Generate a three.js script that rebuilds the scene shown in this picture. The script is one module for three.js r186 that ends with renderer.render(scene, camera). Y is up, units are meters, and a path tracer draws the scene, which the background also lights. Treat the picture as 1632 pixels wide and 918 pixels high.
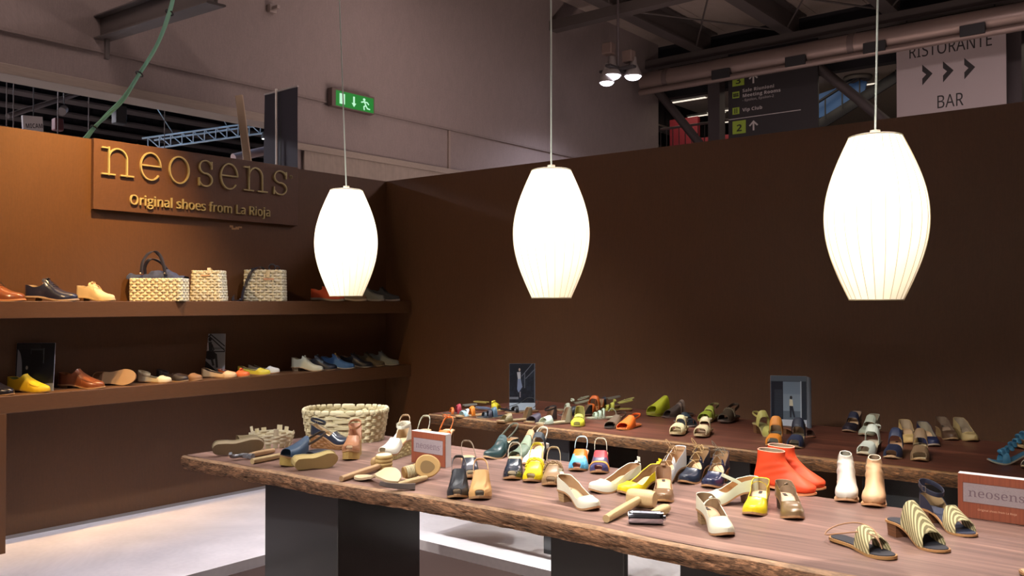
import * as THREE from 'three';
import { RoundedBoxGeometry } from 'three/addons/geometries/RoundedBoxGeometry.js';
import { mergeGeometries, mergeVertices, toCreasedNormals } from 'three/addons/utils/BufferGeometryUtils.js';
import { FontLoader } from 'three/addons/loaders/FontLoader.js';
import { TextGeometry } from 'three/addons/geometries/TextGeometry.js';
import { RectAreaLightUniformsLib } from 'three/addons/lights/RectAreaLightUniformsLib.js';
import { createNoise2D, createNoise3D } from 'simplex-noise';

// ------------------------------------------------------------------ camera, light, exposure
const scene = new THREE.Scene();
scene.background = new THREE.Color(0x020202);                       // the hall is closed all round
const FOC = 1393, CAM = new THREE.Vector3(5.744, 1.447, 5.334), PITCH = Math.atan(21 / FOC);
const RIGHT = new THREE.Vector3(.778, 0, -.628), AHEAD = new THREE.Vector3(-.628, 0, -.778);
RIGHT.normalize(); AHEAD.crossVectors(new THREE.Vector3(0, 1, 0), RIGHT).normalize();
const camera = new THREE.PerspectiveCamera(2 * Math.atan(459 / FOC) * 180 / Math.PI, 1632 / 918, .05, 80);
camera.position.copy(CAM);
camera.lookAt(CAM.clone().addScaledVector(AHEAD, Math.cos(PITCH)).add(new THREE.Vector3(0, Math.sin(PITCH), 0)));
const renderer = new THREE.WebGLRenderer({ antialias: true });
renderer.toneMapping = THREE.LinearToneMapping;
renderer.toneMappingExposure = 1.0;
renderer.shadowMap.enabled = true;
RectAreaLightUniformsLib.init();
const BAR_Y = 3.9;
// stand spotlights: [x, z of the lamp (y is under the bar), target x, y, z, candela, cone, colour]
const SPOTS = [
  [1.05, 2.72, 0, 1.95, 2.75, 52, .52, 0xffcb80],
  [1.25, 5.8, 0, 1.3, 2.6, 34, .36, 0xffd49c],
  [1.75, 1.75, .7, 0, 2.3, 37, .55, 0xf2f2ff],
  [2.45, 1.75, 2.5, .75, 2.6, 15, .46, 0xfffaf6],
  [3.25, 1.75, 3.3, .75, 2.6, 20, .46, 0xfffaf6],
  [4.05, 1.75, 4.1, .75, 2.6, 26, .46, 0xfff6ee],
  [4.85, 1.75, 4.9, .75, 2.6, 30, .46, 0xffeede],
  [2.0, 5.8, 2.6, .75, 2.6, 20, .34, 0xfffaf6],
  [3.0, 5.8, 3.4, .75, 2.6, 24, .34, 0xfffaf6],
  [4.0, 5.8, 4.3, .75, 2.6, 28, .34, 0xfff8f0],
  [5.0, 5.8, 5.1, .75, 2.5, 30, .34, 0xfff2e6],
  [2.4, 5.8, 2.6, .3, 1.2, 24, .24, 0xfff6ee],
  [3.5, 5.8, 3.7, .3, 1.2, 24, .24, 0xfff6ee],
  [4.6, 5.8, 4.9, .3, 1.2, 24, .24, 0xfff6ee],
  [2.0, 1.75, 2.0, 0, .9, 22, .55, 0xf6f8f8],
  [2.75, 1.75, 2.7, 0, 1.55, 34, .30, 0xf6f8f8],
  [3.55, 1.75, 3.5, 0, 1.55, 34, .30, 0xf6f8f8],
  [2.7, 5.8, 2.6, 0, .95, 60, .13, 0xf6f8f8],
  [3.3, 5.8, 3.3, 0, .95, 60, .13, 0xf6f8f8],
];
const HALL_PANELS = [[5.5, 6.1, 8.0, 1.6, 1.6, 4, 0xffe9e2], [-1.35, 6.1, 3.2, 1.4, 1.4, 5.6, 0xffe2d8], [-1.35, 6.1, -2.2, 1.4, 1.4, 1.6, 0xffe2dc], [3.2, 6.1, -4.6, 1.6, 1.6, 9, 0xffe9e8], [7.4, 6.1, -4.6, 1.6, 1.6, 12, 0xffe9e8], [-9, 5.4, 3, 1.6, 1.6, 60, 0xe8e4ee]];  // unseen fill panels, added to light both halls
const PANEL_SIDE = ['above the viewer', 'in the aisle left of the stand', 'near the long hall wall', 'behind the back wall', 'far behind the back wall on the right', 'in the neighbouring hall'];
const PENDANT_CANDELA = .48;

// ------------------------------------------------------------------ helpers
const V = (x, y, z) => new THREE.Vector3(x, y, z), PI = Math.PI;
const lerp = THREE.MathUtils.lerp, clamp = THREE.MathUtils.clamp;
function rng(seed) { let a = seed >>> 0; return () => { a = a + 0x6D2B79F5 | 0; let t = Math.imul(a ^ a >>> 15, 1 | a); t = t + Math.imul(t ^ t >>> 7, 61 | t) ^ t; return ((t ^ t >>> 14) >>> 0) / 4294967296; }; }
const RND = rng(7), n2 = createNoise2D(rng(11)), n3 = createNoise3D(rng(12));
// where the sight line through a point of the photograph (1632 x 918) meets a level or an upright plane of the place
function ray(u, v) {
  const k = (u - 816) / FOC, m = (459 - v) / FOC, c = Math.cos(PITCH), s = Math.sin(PITCH);
  const d = AHEAD.clone().multiplyScalar(c - m * s).addScaledVector(RIGHT, k); d.y += s + m * c; return d;
}
const on = (axis) => (u, v, at) => { const d = ray(u, v); return CAM.clone().addScaledVector(d, (at - CAM[axis]) / d[axis]); };
const onX = on('x'), onY = on('y'), onZ = on('z');
const heading = (deg) => RIGHT.clone().multiplyScalar(Math.cos(deg * PI / 180)).addScaledVector(AHEAD, -Math.sin(deg * PI / 180));   // 0 = to the right of the view, 90 = towards the viewer
const turnOf = (h) => Math.atan2(-h.z, h.x);
const taken = new Map();
function numbered(name) { const n = taken.get(name) ?? 0; taken.set(name, n + 1); return n ? name + '_' + String(n).padStart(3, '0') : name; }
function thing(name, label, category, pos = [0, 0, 0], turn = 0, group) {
  const o = new THREE.Group(); o.name = numbered(name); scene.add(o);
  o.position.set(...(pos.toArray ? pos.toArray() : pos)); o.rotation.y = turn; o.userData = { label, category };
  if (group) o.userData.group = group;
  return o;
}
function part(name, geo, mat, parent, label) {
  if (Array.isArray(geo)) geo = merge(geo);
  const m = new THREE.Mesh(geo, mat); m.name = name; m.castShadow = m.receiveShadow = true; parent.add(m);
  if (label) m.userData.label = label;
  return m;
}
function struct(name, geo, mat, extra = {}) {
  if (Array.isArray(geo)) geo = merge(geo);
  const m = new THREE.Mesh(geo, mat); m.name = numbered(name); m.castShadow = m.receiveShadow = true; m.userData = { kind: 'structure', ...extra }; scene.add(m); return m;
}
function solo(name, geo, mat, label, category, pos = [0, 0, 0], turn = 0, group) {
  if (Array.isArray(geo)) geo = merge(geo);
  const m = new THREE.Mesh(geo, mat); m.name = numbered(name); m.castShadow = m.receiveShadow = true; scene.add(m);
  m.position.set(...(pos.toArray ? pos.toArray() : pos)); m.rotation.y = turn; m.userData = { label, category };
  if (group) m.userData.group = group;
  return m;
}
function merge(list) {
  list = list.filter(Boolean).map((g) => { g = g.index ? g.toNonIndexed() : g; for (const k of Object.keys(g.attributes)) if (!['position', 'normal', 'uv'].includes(k)) g.deleteAttribute(k); return g; });
  return list.length > 1 ? mergeGeometries(list) : list[0];
}
function box(x0, x1, y0, y1, z0, z1, r = 0) {
  const w = x1 - x0, h = y1 - y0, d = z1 - z0;
  const g = r ? new RoundedBoxGeometry(w, h, d, 2, Math.min(r, w / 2.1, h / 2.1, d / 2.1)) : new THREE.BoxGeometry(w, h, d);
  if (!r) metreUV(g); return g.translate((x0 + x1) / 2, (y0 + y1) / 2, (z0 + z1) / 2);
}
function metreUV(g) {
  const p = g.attributes.position, n = g.attributes.normal, uv = g.attributes.uv;
  for (let i = 0; i < p.count; i++) {
    const ax = Math.abs(n.getX(i)), ay = Math.abs(n.getY(i)), az = Math.abs(n.getZ(i));
    if (ay >= ax && ay >= az) uv.setXY(i, p.getX(i), p.getZ(i)); else if (ax >= az) uv.setXY(i, p.getZ(i), p.getY(i)); else uv.setXY(i, p.getX(i), p.getY(i));
  }
  return g;
}
function grid(fn, nu, nv, { loopV = false, flip = false } = {}) {
  const pos = [], uv = [], idx = [];
  for (let i = 0; i <= nu; i++) for (let j = 0; j <= nv; j++) { const p = fn(i / nu, j / nv); pos.push(p[0], p[1], p[2]); uv.push(p[3] ?? i / nu, p[4] ?? j / nv); }
  for (let i = 0; i < nu; i++) for (let j = 0; j < nv; j++) { const a = i * (nv + 1) + j, b = a + nv + 1; if (flip) idx.push(a, a + 1, b, b, a + 1, b + 1); else idx.push(a, b, a + 1, b, b + 1, a + 1); }
  const g = new THREE.BufferGeometry();
  g.setAttribute('position', new THREE.Float32BufferAttribute(pos, 3)); g.setAttribute('uv', new THREE.Float32BufferAttribute(uv, 2)); g.setIndex(idx); g.computeVertexNormals();
  if (loopV) { const n = g.attributes.normal; for (let i = 0; i <= nu; i++) { const a = i * (nv + 1), b = a + nv, v = V(n.getX(a) + n.getX(b), n.getY(a) + n.getY(b), n.getZ(a) + n.getZ(b)).normalize(); n.setXYZ(a, v.x, v.y, v.z); n.setXYZ(b, v.x, v.y, v.z); } }
  return g;
}
// a flat strap swept along points; wide[i] is the direction of its width there
function sweep(pts, wide, w, t, closed = false) {
  const N = pts.length, sec = [[-.5, -.3], [-.5, .3], [-.42, .5], [.42, .5], [.5, .3], [.5, -.3], [.42, -.5], [-.42, -.5]], K = sec.length, pos = [], uv = [], idx = [];
  let run = 0;
  for (let i = 0; i < N; i++) {
    const a = pts[closed ? (i + N - 1) % N : Math.max(0, i - 1)], b = pts[closed ? (i + 1) % N : Math.min(N - 1, i + 1)], T = b.clone().sub(a).normalize();
    const W = (typeof wide === 'function' ? wide(i / (N - 1), i) : wide.isVector3 ? wide : wide[i]).clone(); W.addScaledVector(T, -W.dot(T)).normalize();
    const B = T.clone().cross(W), ww = typeof w === 'function' ? w(i / (N - 1)) : w;
    if (i) run += pts[i].distanceTo(pts[i - 1]);
    for (const [p, q] of sec) { const c = pts[i].clone().addScaledVector(W, p * ww).addScaledVector(B, q * t); pos.push(c.x, c.y, c.z); uv.push(run, p * ww); }
  }
  for (let i = 0; i < (closed ? N : N - 1); i++) for (let j = 0; j < K; j++) { const a = i * K + j, b = i * K + (j + 1) % K, c = (i + 1) % N * K + j, d = (i + 1) % N * K + (j + 1) % K; idx.push(a, b, c, b, d, c); }
  if (!closed) for (let j = 1; j < K - 1; j++) { idx.push(0, j + 1, j); const o = (N - 1) * K; idx.push(o, o + j, o + j + 1); }
  const g = new THREE.BufferGeometry(); g.setAttribute('position', new THREE.Float32BufferAttribute(pos, 3)); g.setAttribute('uv', new THREE.Float32BufferAttribute(uv, 2)); g.setIndex(idx); g.computeVertexNormals();
  return toCreasedNormals(g, .7);
}
function tube(pts, r, seg = 24, rad = 6, closed = false) { return new THREE.TubeGeometry(new THREE.CatmullRomCurve3(pts, closed), seg, r, rad, closed); }
function rod(a, b, r, rad = 8) { const d = b.clone().sub(a), g = new THREE.CylinderGeometry(r, r, d.length(), rad); g.applyQuaternion(new THREE.Quaternion().setFromUnitVectors(V(0, 1, 0), d.clone().normalize())); const c = a.clone().add(b).multiplyScalar(.5); return g.translate(c.x, c.y, c.z); }
function lathe(list, seg = 24) { return new THREE.LatheGeometry(list.map((p) => new THREE.Vector2(p[0], p[1])), seg); }
function hermite(tab) {
  const n = tab.length, m = tab.map((p, i) => {
    if (i === 0 || i === n - 1) { const a = tab[i ? n - 2 : 0], b = tab[i ? n - 1 : 1]; return (b[1] - a[1]) / (b[0] - a[0]); }
    const d0 = (p[1] - tab[i - 1][1]) / (p[0] - tab[i - 1][0]), d1 = (tab[i + 1][1] - p[1]) / (tab[i + 1][0] - p[0]); return d0 * d1 <= 0 ? 0 : (d0 + d1) / 2;
  });
  return (x) => {
    if (x <= tab[0][0]) return tab[0][1]; if (x >= tab[n - 1][0]) return tab[n - 1][1];
    let i = 0; while (x > tab[i + 1][0]) i++;
    const h = tab[i + 1][0] - tab[i][0], t = (x - tab[i][0]) / h, t2 = t * t, t3 = t2 * t;
    return (2 * t3 - 3 * t2 + 1) * tab[i][1] + (t3 - 2 * t2 + t) * h * m[i] + (-2 * t3 + 3 * t2) * tab[i + 1][1] + (t3 - t2) * h * m[i + 1];
  };
}

// ------------------------------------------------------------------ materials
function tex(w, h, fn, srgb = true, repeat) {
  const d = new Uint8Array(w * h * 4);
  for (let y = 0; y < h; y++) for (let x = 0; x < w; x++) { const c = fn(x / w, y / h, x, y), o = (y * w + x) * 4; d[o] = clamp(c[0], 0, 255); d[o + 1] = clamp(c[1], 0, 255); d[o + 2] = clamp(c[2], 0, 255); d[o + 3] = 255; }
  const t = new THREE.DataTexture(d, w, h); t.wrapS = t.wrapT = THREE.RepeatWrapping; t.magFilter = t.minFilter = THREE.LinearFilter; if (srgb) t.colorSpace = THREE.SRGBColorSpace;
  if (repeat) t.repeat.set(...repeat); t.needsUpdate = true; return t;
}
function drawn(w, h, fn) { const c = document.createElement('canvas'); c.width = w; c.height = h; const x = c.getContext('2d'); fn(x, w, h); const t = new THREE.CanvasTexture(c); t.colorSpace = THREE.SRGBColorSpace; t.magFilter = THREE.LinearFilter; return t; }
// periodic noise, so that textures tile
const pn = (u, v, fu, fv, seed) => { const a = u * 2 * PI, b = v * 2 * PI; return n3(Math.cos(a) * fu / 6.28 + seed, Math.sin(a) * fu / 6.28 + Math.cos(b) * fv / 6.28, Math.sin(b) * fv / 6.28 - seed); };
const mats = new Map();
function M(hex, rough = .55, o = {}) {
  const key = hex + rough + JSON.stringify(Object.entries(o).map(([k, v]) => [k, v?.uuid ?? v]));
  if (!mats.has(key)) mats.set(key, new THREE.MeshPhysicalMaterial({ color: hex, roughness: rough, ...o }));
  return mats.get(key);
}
const paintTex = tex(512, 512, (u, v) => { const k = 1 + .025 * pn(u, v, 90, 60, 1) + .012 * pn(u, v, 9, 5, 2) + .03 * pn(u, v, 200, 12, 3); return [214 * k, 214 * k, 214 * k]; }, true, [.6, .6]);
const paintBump = tex(256, 256, (u, v) => { const k = 128 + 60 * pn(u, v, 120, 120, 4); return [k, k, k]; }, false, [2.5, 2.5]);
const brown = (hex) => M(hex, .46, { map: paintTex, bumpMap: paintBump, bumpScale: .0006 });
const WALL = brown('#6a4629'), SHELF = brown('#6a4629');
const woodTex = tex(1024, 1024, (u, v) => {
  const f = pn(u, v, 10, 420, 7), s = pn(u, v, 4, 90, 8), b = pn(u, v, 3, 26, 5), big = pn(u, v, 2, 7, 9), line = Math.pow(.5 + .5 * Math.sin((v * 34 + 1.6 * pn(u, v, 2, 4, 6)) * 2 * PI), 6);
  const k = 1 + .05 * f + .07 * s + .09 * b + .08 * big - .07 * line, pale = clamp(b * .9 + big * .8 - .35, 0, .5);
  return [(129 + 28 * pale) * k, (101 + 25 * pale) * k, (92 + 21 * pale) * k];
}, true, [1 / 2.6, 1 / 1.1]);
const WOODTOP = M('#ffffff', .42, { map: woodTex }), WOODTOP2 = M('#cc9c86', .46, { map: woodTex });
const barkTex = tex(2048, 128, (u, v) => {
  const m = pn(u, v, 130, 22, 10), b = pn(u, v, 420, 40, 11), c = pn(u, v, 34, 3, 12), k = .9 + .22 * m + .16 * b, dark = m + .7 * c < -.75 ? .68 : 1, pale = c + .4 * m > .4 ? 1.25 : 1;
  return [140 * k * dark * pale, 102 * k * dark * pale, 75 * k * dark * pale];
}, true, [1 / 3.8, 8]);
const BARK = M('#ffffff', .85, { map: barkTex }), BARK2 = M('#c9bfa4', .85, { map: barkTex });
const SAPTEX = tex(512, 64, (u, v) => { const k = .9 + .14 * pn(u, v, 30, 10, 13) + .08 * pn(u, v, 120, 30, 14); return [172 * k, 136 * k, 104 * k]; }, true, [1 / 1.3, 6]);
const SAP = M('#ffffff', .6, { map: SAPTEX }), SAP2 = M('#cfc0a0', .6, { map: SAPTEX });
const STEEL = M('#26292b', .2, { ior: 1.9 });
const WHITEFLOOR = M('#f4eeee', .32, { map: tex(256, 256, (u, v) => { const k = 246 + 8 * pn(u, v, 6, 6, 15) + 4 * pn(u, v, 50, 50, 16); return [k, k - 2, k - 1]; }, true, [.5, .5]) });
const CARPET = M('#3d2a24', .95);
const CONC = (hex) => M(hex, .85, { map: paintTex });
const stackTex = tex(16, 256, (u, v) => { const l = v * 18 % 1, k = (.88 + .12 * n2(Math.floor(v * 18) * 3.7, .5)) * (l < .16 ? .66 : 1); return [255 * k, 250 * k, 244 * k]; }, true, [20, 1 / .06]);
const STACK = (hex) => M(hex, .6, { map: stackTex });
const woodGrain = tex(256, 256, (u, v) => { const k = .92 + .08 * pn(u, v, 4, 90, 17) + .05 * pn(u, v, 12, 200, 18); return [255 * k, 252 * k, 246 * k]; }, true, [4, 12]);
const WOOD = (hex, r = .6) => M(hex, r, { map: woodGrain });
const chevron = drawn(512, 512, (x, w, h) => {
  x.fillStyle = '#c8bd92'; x.fillRect(0, 0, w, h); x.strokeStyle = '#7a7352'; x.lineWidth = 16;
  for (let i = -12; i < 26; i++) { x.beginPath(); x.moveTo(i * 34 + 110, -4); x.lineTo(i * 34 - 30, h / 2); x.lineTo(i * 34 + 110, h + 4); x.stroke(); }
}); chevron.wrapS = chevron.wrapT = THREE.RepeatWrapping;
const CHEV = new THREE.MeshPhysicalMaterial({ map: chevron, roughness: .8 });
// ------------------------------------------------------------------ shoes
// every shoe is built round a last: x runs from heel to toe, y up, z across; the origin lies under its middle
const sgnpow = (c, p) => Math.sign(c) * Math.pow(Math.abs(c), p);
function makeLast(o) {
  const L = o.L ?? .235, k = (o.wide ?? 1) * L / .245, T = o.t ?? .007, P = (o.plat ?? 0) + T, H = Math.max((o.hh ?? .012) + T, P), mir = o.mir ?? 1, hk = (o.tall ?? (o.kind === 'band' && (o.hh ?? .012) < .015 ? .88 : 1)) * L / .245;
  const [tp, tq] = o.toe === 'almond' ? [1.8, 1.5] : o.toe === 'square' ? [3, 2.4] : [2.2, 1.9];
  const mid = hermite([[.12, .0305], [.24, .031], [.4, .0285], [.56, .0345], [.72, .0415]]);
  const ht = hermite([[0, .074], [.1, .08], [.25, .09], [.36, .085], [.46, .071], [.58, .055], [.7, .043], [.8, .036], [.9, .03], [.97, .022], [1, .012]]);
  const w = (s) => k * (s < .12 ? .0305 * Math.sqrt(Math.max(0, 1 - ((.12 - s) / .12) ** 2)) : s < .72 ? mid(s) : .0415 * Math.pow(Math.max(0, 1 - ((s - .72) / .28) ** tp), 1 / tq)) + 1e-4;
  const spring = o.spring ?? ((o.hh ?? .012) > .03 ? .014 : .006);
  const yb = (s) => { const t = clamp((.74 - s) / .5, 0, 1), q = clamp((s - .76) / .24, 0, 1); return P + (H - P) * t * t * (3 - 2 * t) + spring * q * q; };
  const c = (s) => mir * (.008 * THREE.MathUtils.smoothstep(s, .45, .95) - .002), h = (s) => ht(s) * hk;
  const X = (s) => s * L - L / 2;
  // closed uppers stand steeper round the heel than a strap lies
  const hu0 = hermite([[0, .118], [.12, .12], [.28, .112], [.38, .095], [.47, .074], [.58, .055]]), hU = (s) => s < .58 ? hu0(s) * hk : h(s);
  const S = (s, f, off = 0, H_ = h) => {
    const cs = Math.cos(f), sn = Math.abs(Math.sin(f)), push = s < .08 ? -off * (1 - s / .08) : s > .9 ? off * (s - .9) / .1 : 0;
    return V(X(s) + push, yb(s) + Math.pow(sn, .85) * (H_(s) + off), c(s) + sgnpow(cs, .62) * (w(s) * 1.03 + off * clamp(w(s) / .012, 0, 1)));
  };
  return { L, T, P, H, w, yb, c, h, hU, X, S, spring, k, mir };
}
const arr = (p, u, v) => [p.x, p.y, p.z, u, v];
// a flat body that follows the foot line: soles, insoles
function soleGeo(l, top, bot, grow, s0 = 0, s1 = 1, n = 34) {
  const ss = []; for (let i = 0; i <= n; i++) ss.push(lerp(s0, s1, (1 - Math.cos(PI * i / n)) / 2));
  const K = 7, loop = []; for (let j = 0; j < K; j++) loop.push([lerp(-1, 1, j / (K - 1)), 1]); for (let j = 0; j < K; j++) loop.push([lerp(1, -1, j / (K - 1)), 0]); loop.push([-1, 1]);
  const g = grid((u, v) => { const s = ss[Math.round(u * n)], [z, t] = loop[Math.round(v * (loop.length - 1))], push = grow * (2 * s - 1); return [l.X(s) + push, t ? top(s) : bot(s), l.c(s) + z * Math.max(1e-4, l.w(s) + grow * clamp(l.w(s) / .012, 0, 1)), s * l.L, z * .04]; }, n, loop.length - 1);
  return toCreasedNormals(g, .6);
}
// upper with a top line of height tl(s) over the footbed, closing over the toes at the throat st; outer skin with a turned edge, and its lining
function upperGeo(l, { tl, st = 2, s0 = 0, s1 = 1, ds = .1, off = .0015, t = .0018, ruche = 0, nf = 9 }) {
  const set = new Set(); for (let i = 0; i <= 34; i++) set.add(+lerp(s0, s1, (1 - Math.cos(PI * i / 34)) / 2).toFixed(4));
  if (st < 1) for (let i = 0; i <= 10; i++) set.add(+(st - ds * (1 - i / 10) ** 2).toFixed(4));
  const ss = [...set].filter((s) => s >= s0 && s <= s1).sort((a, b) => a - b), n = ss.length - 1;
  const cut = (s) => {
    if (s >= st) return PI / 2;
    const b = Math.asin(Math.pow(clamp(tl(s) / l.hU(s), .02, .999), 1 / .85)), u = clamp((s - (st - ds)) / ds, 0, 1);
    return lerp(b, PI / 2, 1 - Math.sqrt(1 - u * u));
  };
  const wob = (s, f) => ruche ? ruche * Math.sin(f * 26 + s * 40) * clamp((.5 - s) / .2, 0, 1) * Math.sin(f * 1.6) : 0;
  const side = (o, sg) => grid((u, v) => { const s = ss[Math.round(u * n)], f = cut(s) * v, F = sg > 0 ? f : PI - f; return arr(l.S(s, F, o + wob(s, f), l.hU), s, F / PI); }, n, nf, { flip: sg < 0 });
  const rim = (sg) => { const m = ss.filter((s) => s <= Math.min(st, s1)), k = m.length - 1; return grid((u, v) => { const s = m[Math.round(u * k)], f = cut(s), F = sg > 0 ? f : PI - f; const p = l.S(s, F, off + wob(s, f) + [0, .0004, -t * .5, -t][Math.round(v * 3)], l.hU); p.y += [0, .0012, .0012, 0][Math.round(v * 3)]; return arr(p, s, F / PI); }, k, 3, { flip: sg < 0 }); };
  const weld = (a, b) => { let g = mergeGeometries([a, b]); g.deleteAttribute('normal'); g = mergeVertices(g, 1e-5); g.computeVertexNormals(); return g; };
  return { outer: merge([weld(side(off, 1), side(off, -1)), rim(1), rim(-1)]), inner: weld(side(off - t, 1), side(off - t, -1)) };
}
// a strap or vamp lying over the foot from side to side; b and f give s of its rear and front edge at the near side, top and far side
function bandGeo(l, b, f, { off = .002, t = .0022, puff = 0, f0 = 0, f1 = 1, wrinkle = 0, nu = 26 } = {}) {
  const q = (e, F) => { const k = Math.pow(Math.abs(Math.sin(F)), 1.4); return F < PI / 2 ? lerp(e[0], e[1], k) : lerp(e[2], e[1], k); };
  const K = 7, loop = []; for (let j = 0; j <= K; j++) loop.push([j / K, 0]); for (let j = K; j >= 0; j--) loop.push([j / K, 1]); loop.push([0, 0]);
  const g = grid((u, v) => {
    const F = PI * lerp(f0, f1, u), [a, inn] = loop[Math.round(v * (loop.length - 1))], s = clamp(lerp(q(b, F), q(f, F), a), .0, 1);
    const p = puff * Math.sin(PI * a) * Math.sin(F), wr = wrinkle * Math.sin(F * 9 + a * 7 + Math.sin(F * 4) * 2) * Math.sin(PI * a) * Math.sin(F);
    return arr(l.S(s, F, off + p + wr - (inn ? t : 0)), s, F / PI);
  }, nu, loop.length - 1, { loopV: true });
  return toCreasedNormals(g, 1.0);
}
function heelGeo(l, { hl = .25, taper = .86, back = .06, foot = 0 } = {}) {
  const pts = [], N = 12; for (let i = 0; i <= N; i++) pts.push([hl * (1 - i / N) ** 1.6, 1]); for (let i = 1; i <= N; i++) pts.push([hl * (i / N) ** 1.6, -1]);
  for (let i = 1; i < 5; i++) pts.push([hl, lerp(-1, 1, i / 5), 1]);
  const M_ = pts.length, cx = l.X(hl * .5), lev = 6;
  const at = (j, t) => { const [s, z, fr] = pts[j % M_], x0 = l.X(s), k = lerp(1, taper, Math.pow(t, .8)), y = lerp(l.yb(s) - l.T + .0005, foot, t); return [cx + (x0 - cx) * k + back * .1 * t * l.H, y, l.c(s) + (z * l.w(s) * .97) * k, j / M_ * .2, y]; };
  const side = grid((u, v) => at(Math.round(u * M_), v), M_, lev);
  const cap = grid((u, v) => { const p = at(Math.round(u * M_), 1); return [lerp(cx, p[0], v), foot, lerp(l.c(.1), p[2], v)]; }, M_, 1);
  return toCreasedNormals(merge([side, cap]), .7);
}
function wedgeGeo(l, { s1 = 1, woven = 0, inset = 0, rows = 4, cols = 34, toeUp = .05 } = {}) {
  const bot = (s) => Math.max(0, (s - .8)) * toeUp, top = (s) => Math.max(bot(s) + .0006, l.yb(s) - l.T + .0004), NU = woven ? cols * 8 : 72, NV = woven ? rows * 6 : 3;
  const side = grid((u, v) => {
    const a = u < .5 ? u * 2 : 2 - u * 2, s = lerp(0, s1, (1 - Math.cos(PI * a)) / 2), z = u < .5 ? 1 : -1, y = lerp(bot(s), top(s), v);
    let d = -inset;
    if (woven) { const q = u * cols, r = v * rows, on_ = (Math.floor(q) + Math.floor(r)) % 2; d += woven * (on_ ? Math.sin(PI * (q % 1)) ** .5 * Math.sin(PI * (r % 1)) ** .5 : .25 * Math.sin(PI * (r % 1)) - .3); }
    return [l.X(s) + d * (2 * s - 1), y, l.c(s) + z * Math.max(1e-4, l.w(s) + d), u * .55, y];
  }, NU, NV);
  const cap = grid((u, v) => { const s = s1 * (1 - Math.cos(PI * u)) / 2; return [l.X(s), bot(s), l.c(s) + lerp(-1, 1, v) * l.w(s)]; }, 30, 4);
  return merge([woven ? side : toCreasedNormals(side, .7), toCreasedNormals(cap, .7)]);
}
const ringLoop = (n, fn) => Array.from({ length: n }, (_, i) => fn(i / n * 2 * PI));
function bowGeo(c, axis, size) {   // two loops and a knot; axis is the direction of the loops
  const out = [], up = V(0, 1, 0);
  for (const s of [1, -1]) { const pts = []; for (let i = 0; i <= 12; i++) { const a = i / 12 * 2 * PI; pts.push(c.clone().addScaledVector(axis, s * size * (1 - Math.cos(a)) / 2).addScaledVector(up, size * .32 * Math.sin(a) + .002)); } out.push(sweep(pts, axis.clone().cross(up), size * .5, .0014)); }
  out.push(new THREE.SphereGeometry(size * .2, 8, 6).translate(c.x, c.y + .002, c.z));
  return out;
}
function buckleGeo(p, u, v, r = .006) { const q = [[-1, -1], [1, -1], [1, 1], [-1, 1]].map(([a, b]) => p.clone().addScaledVector(u, a * r).addScaledVector(v, b * r)); return q.map((a, i) => rod(a, q[(i + 1) % 4], .0009, 5)); }

const BROWNSOLE = '#a9825c';
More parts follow.
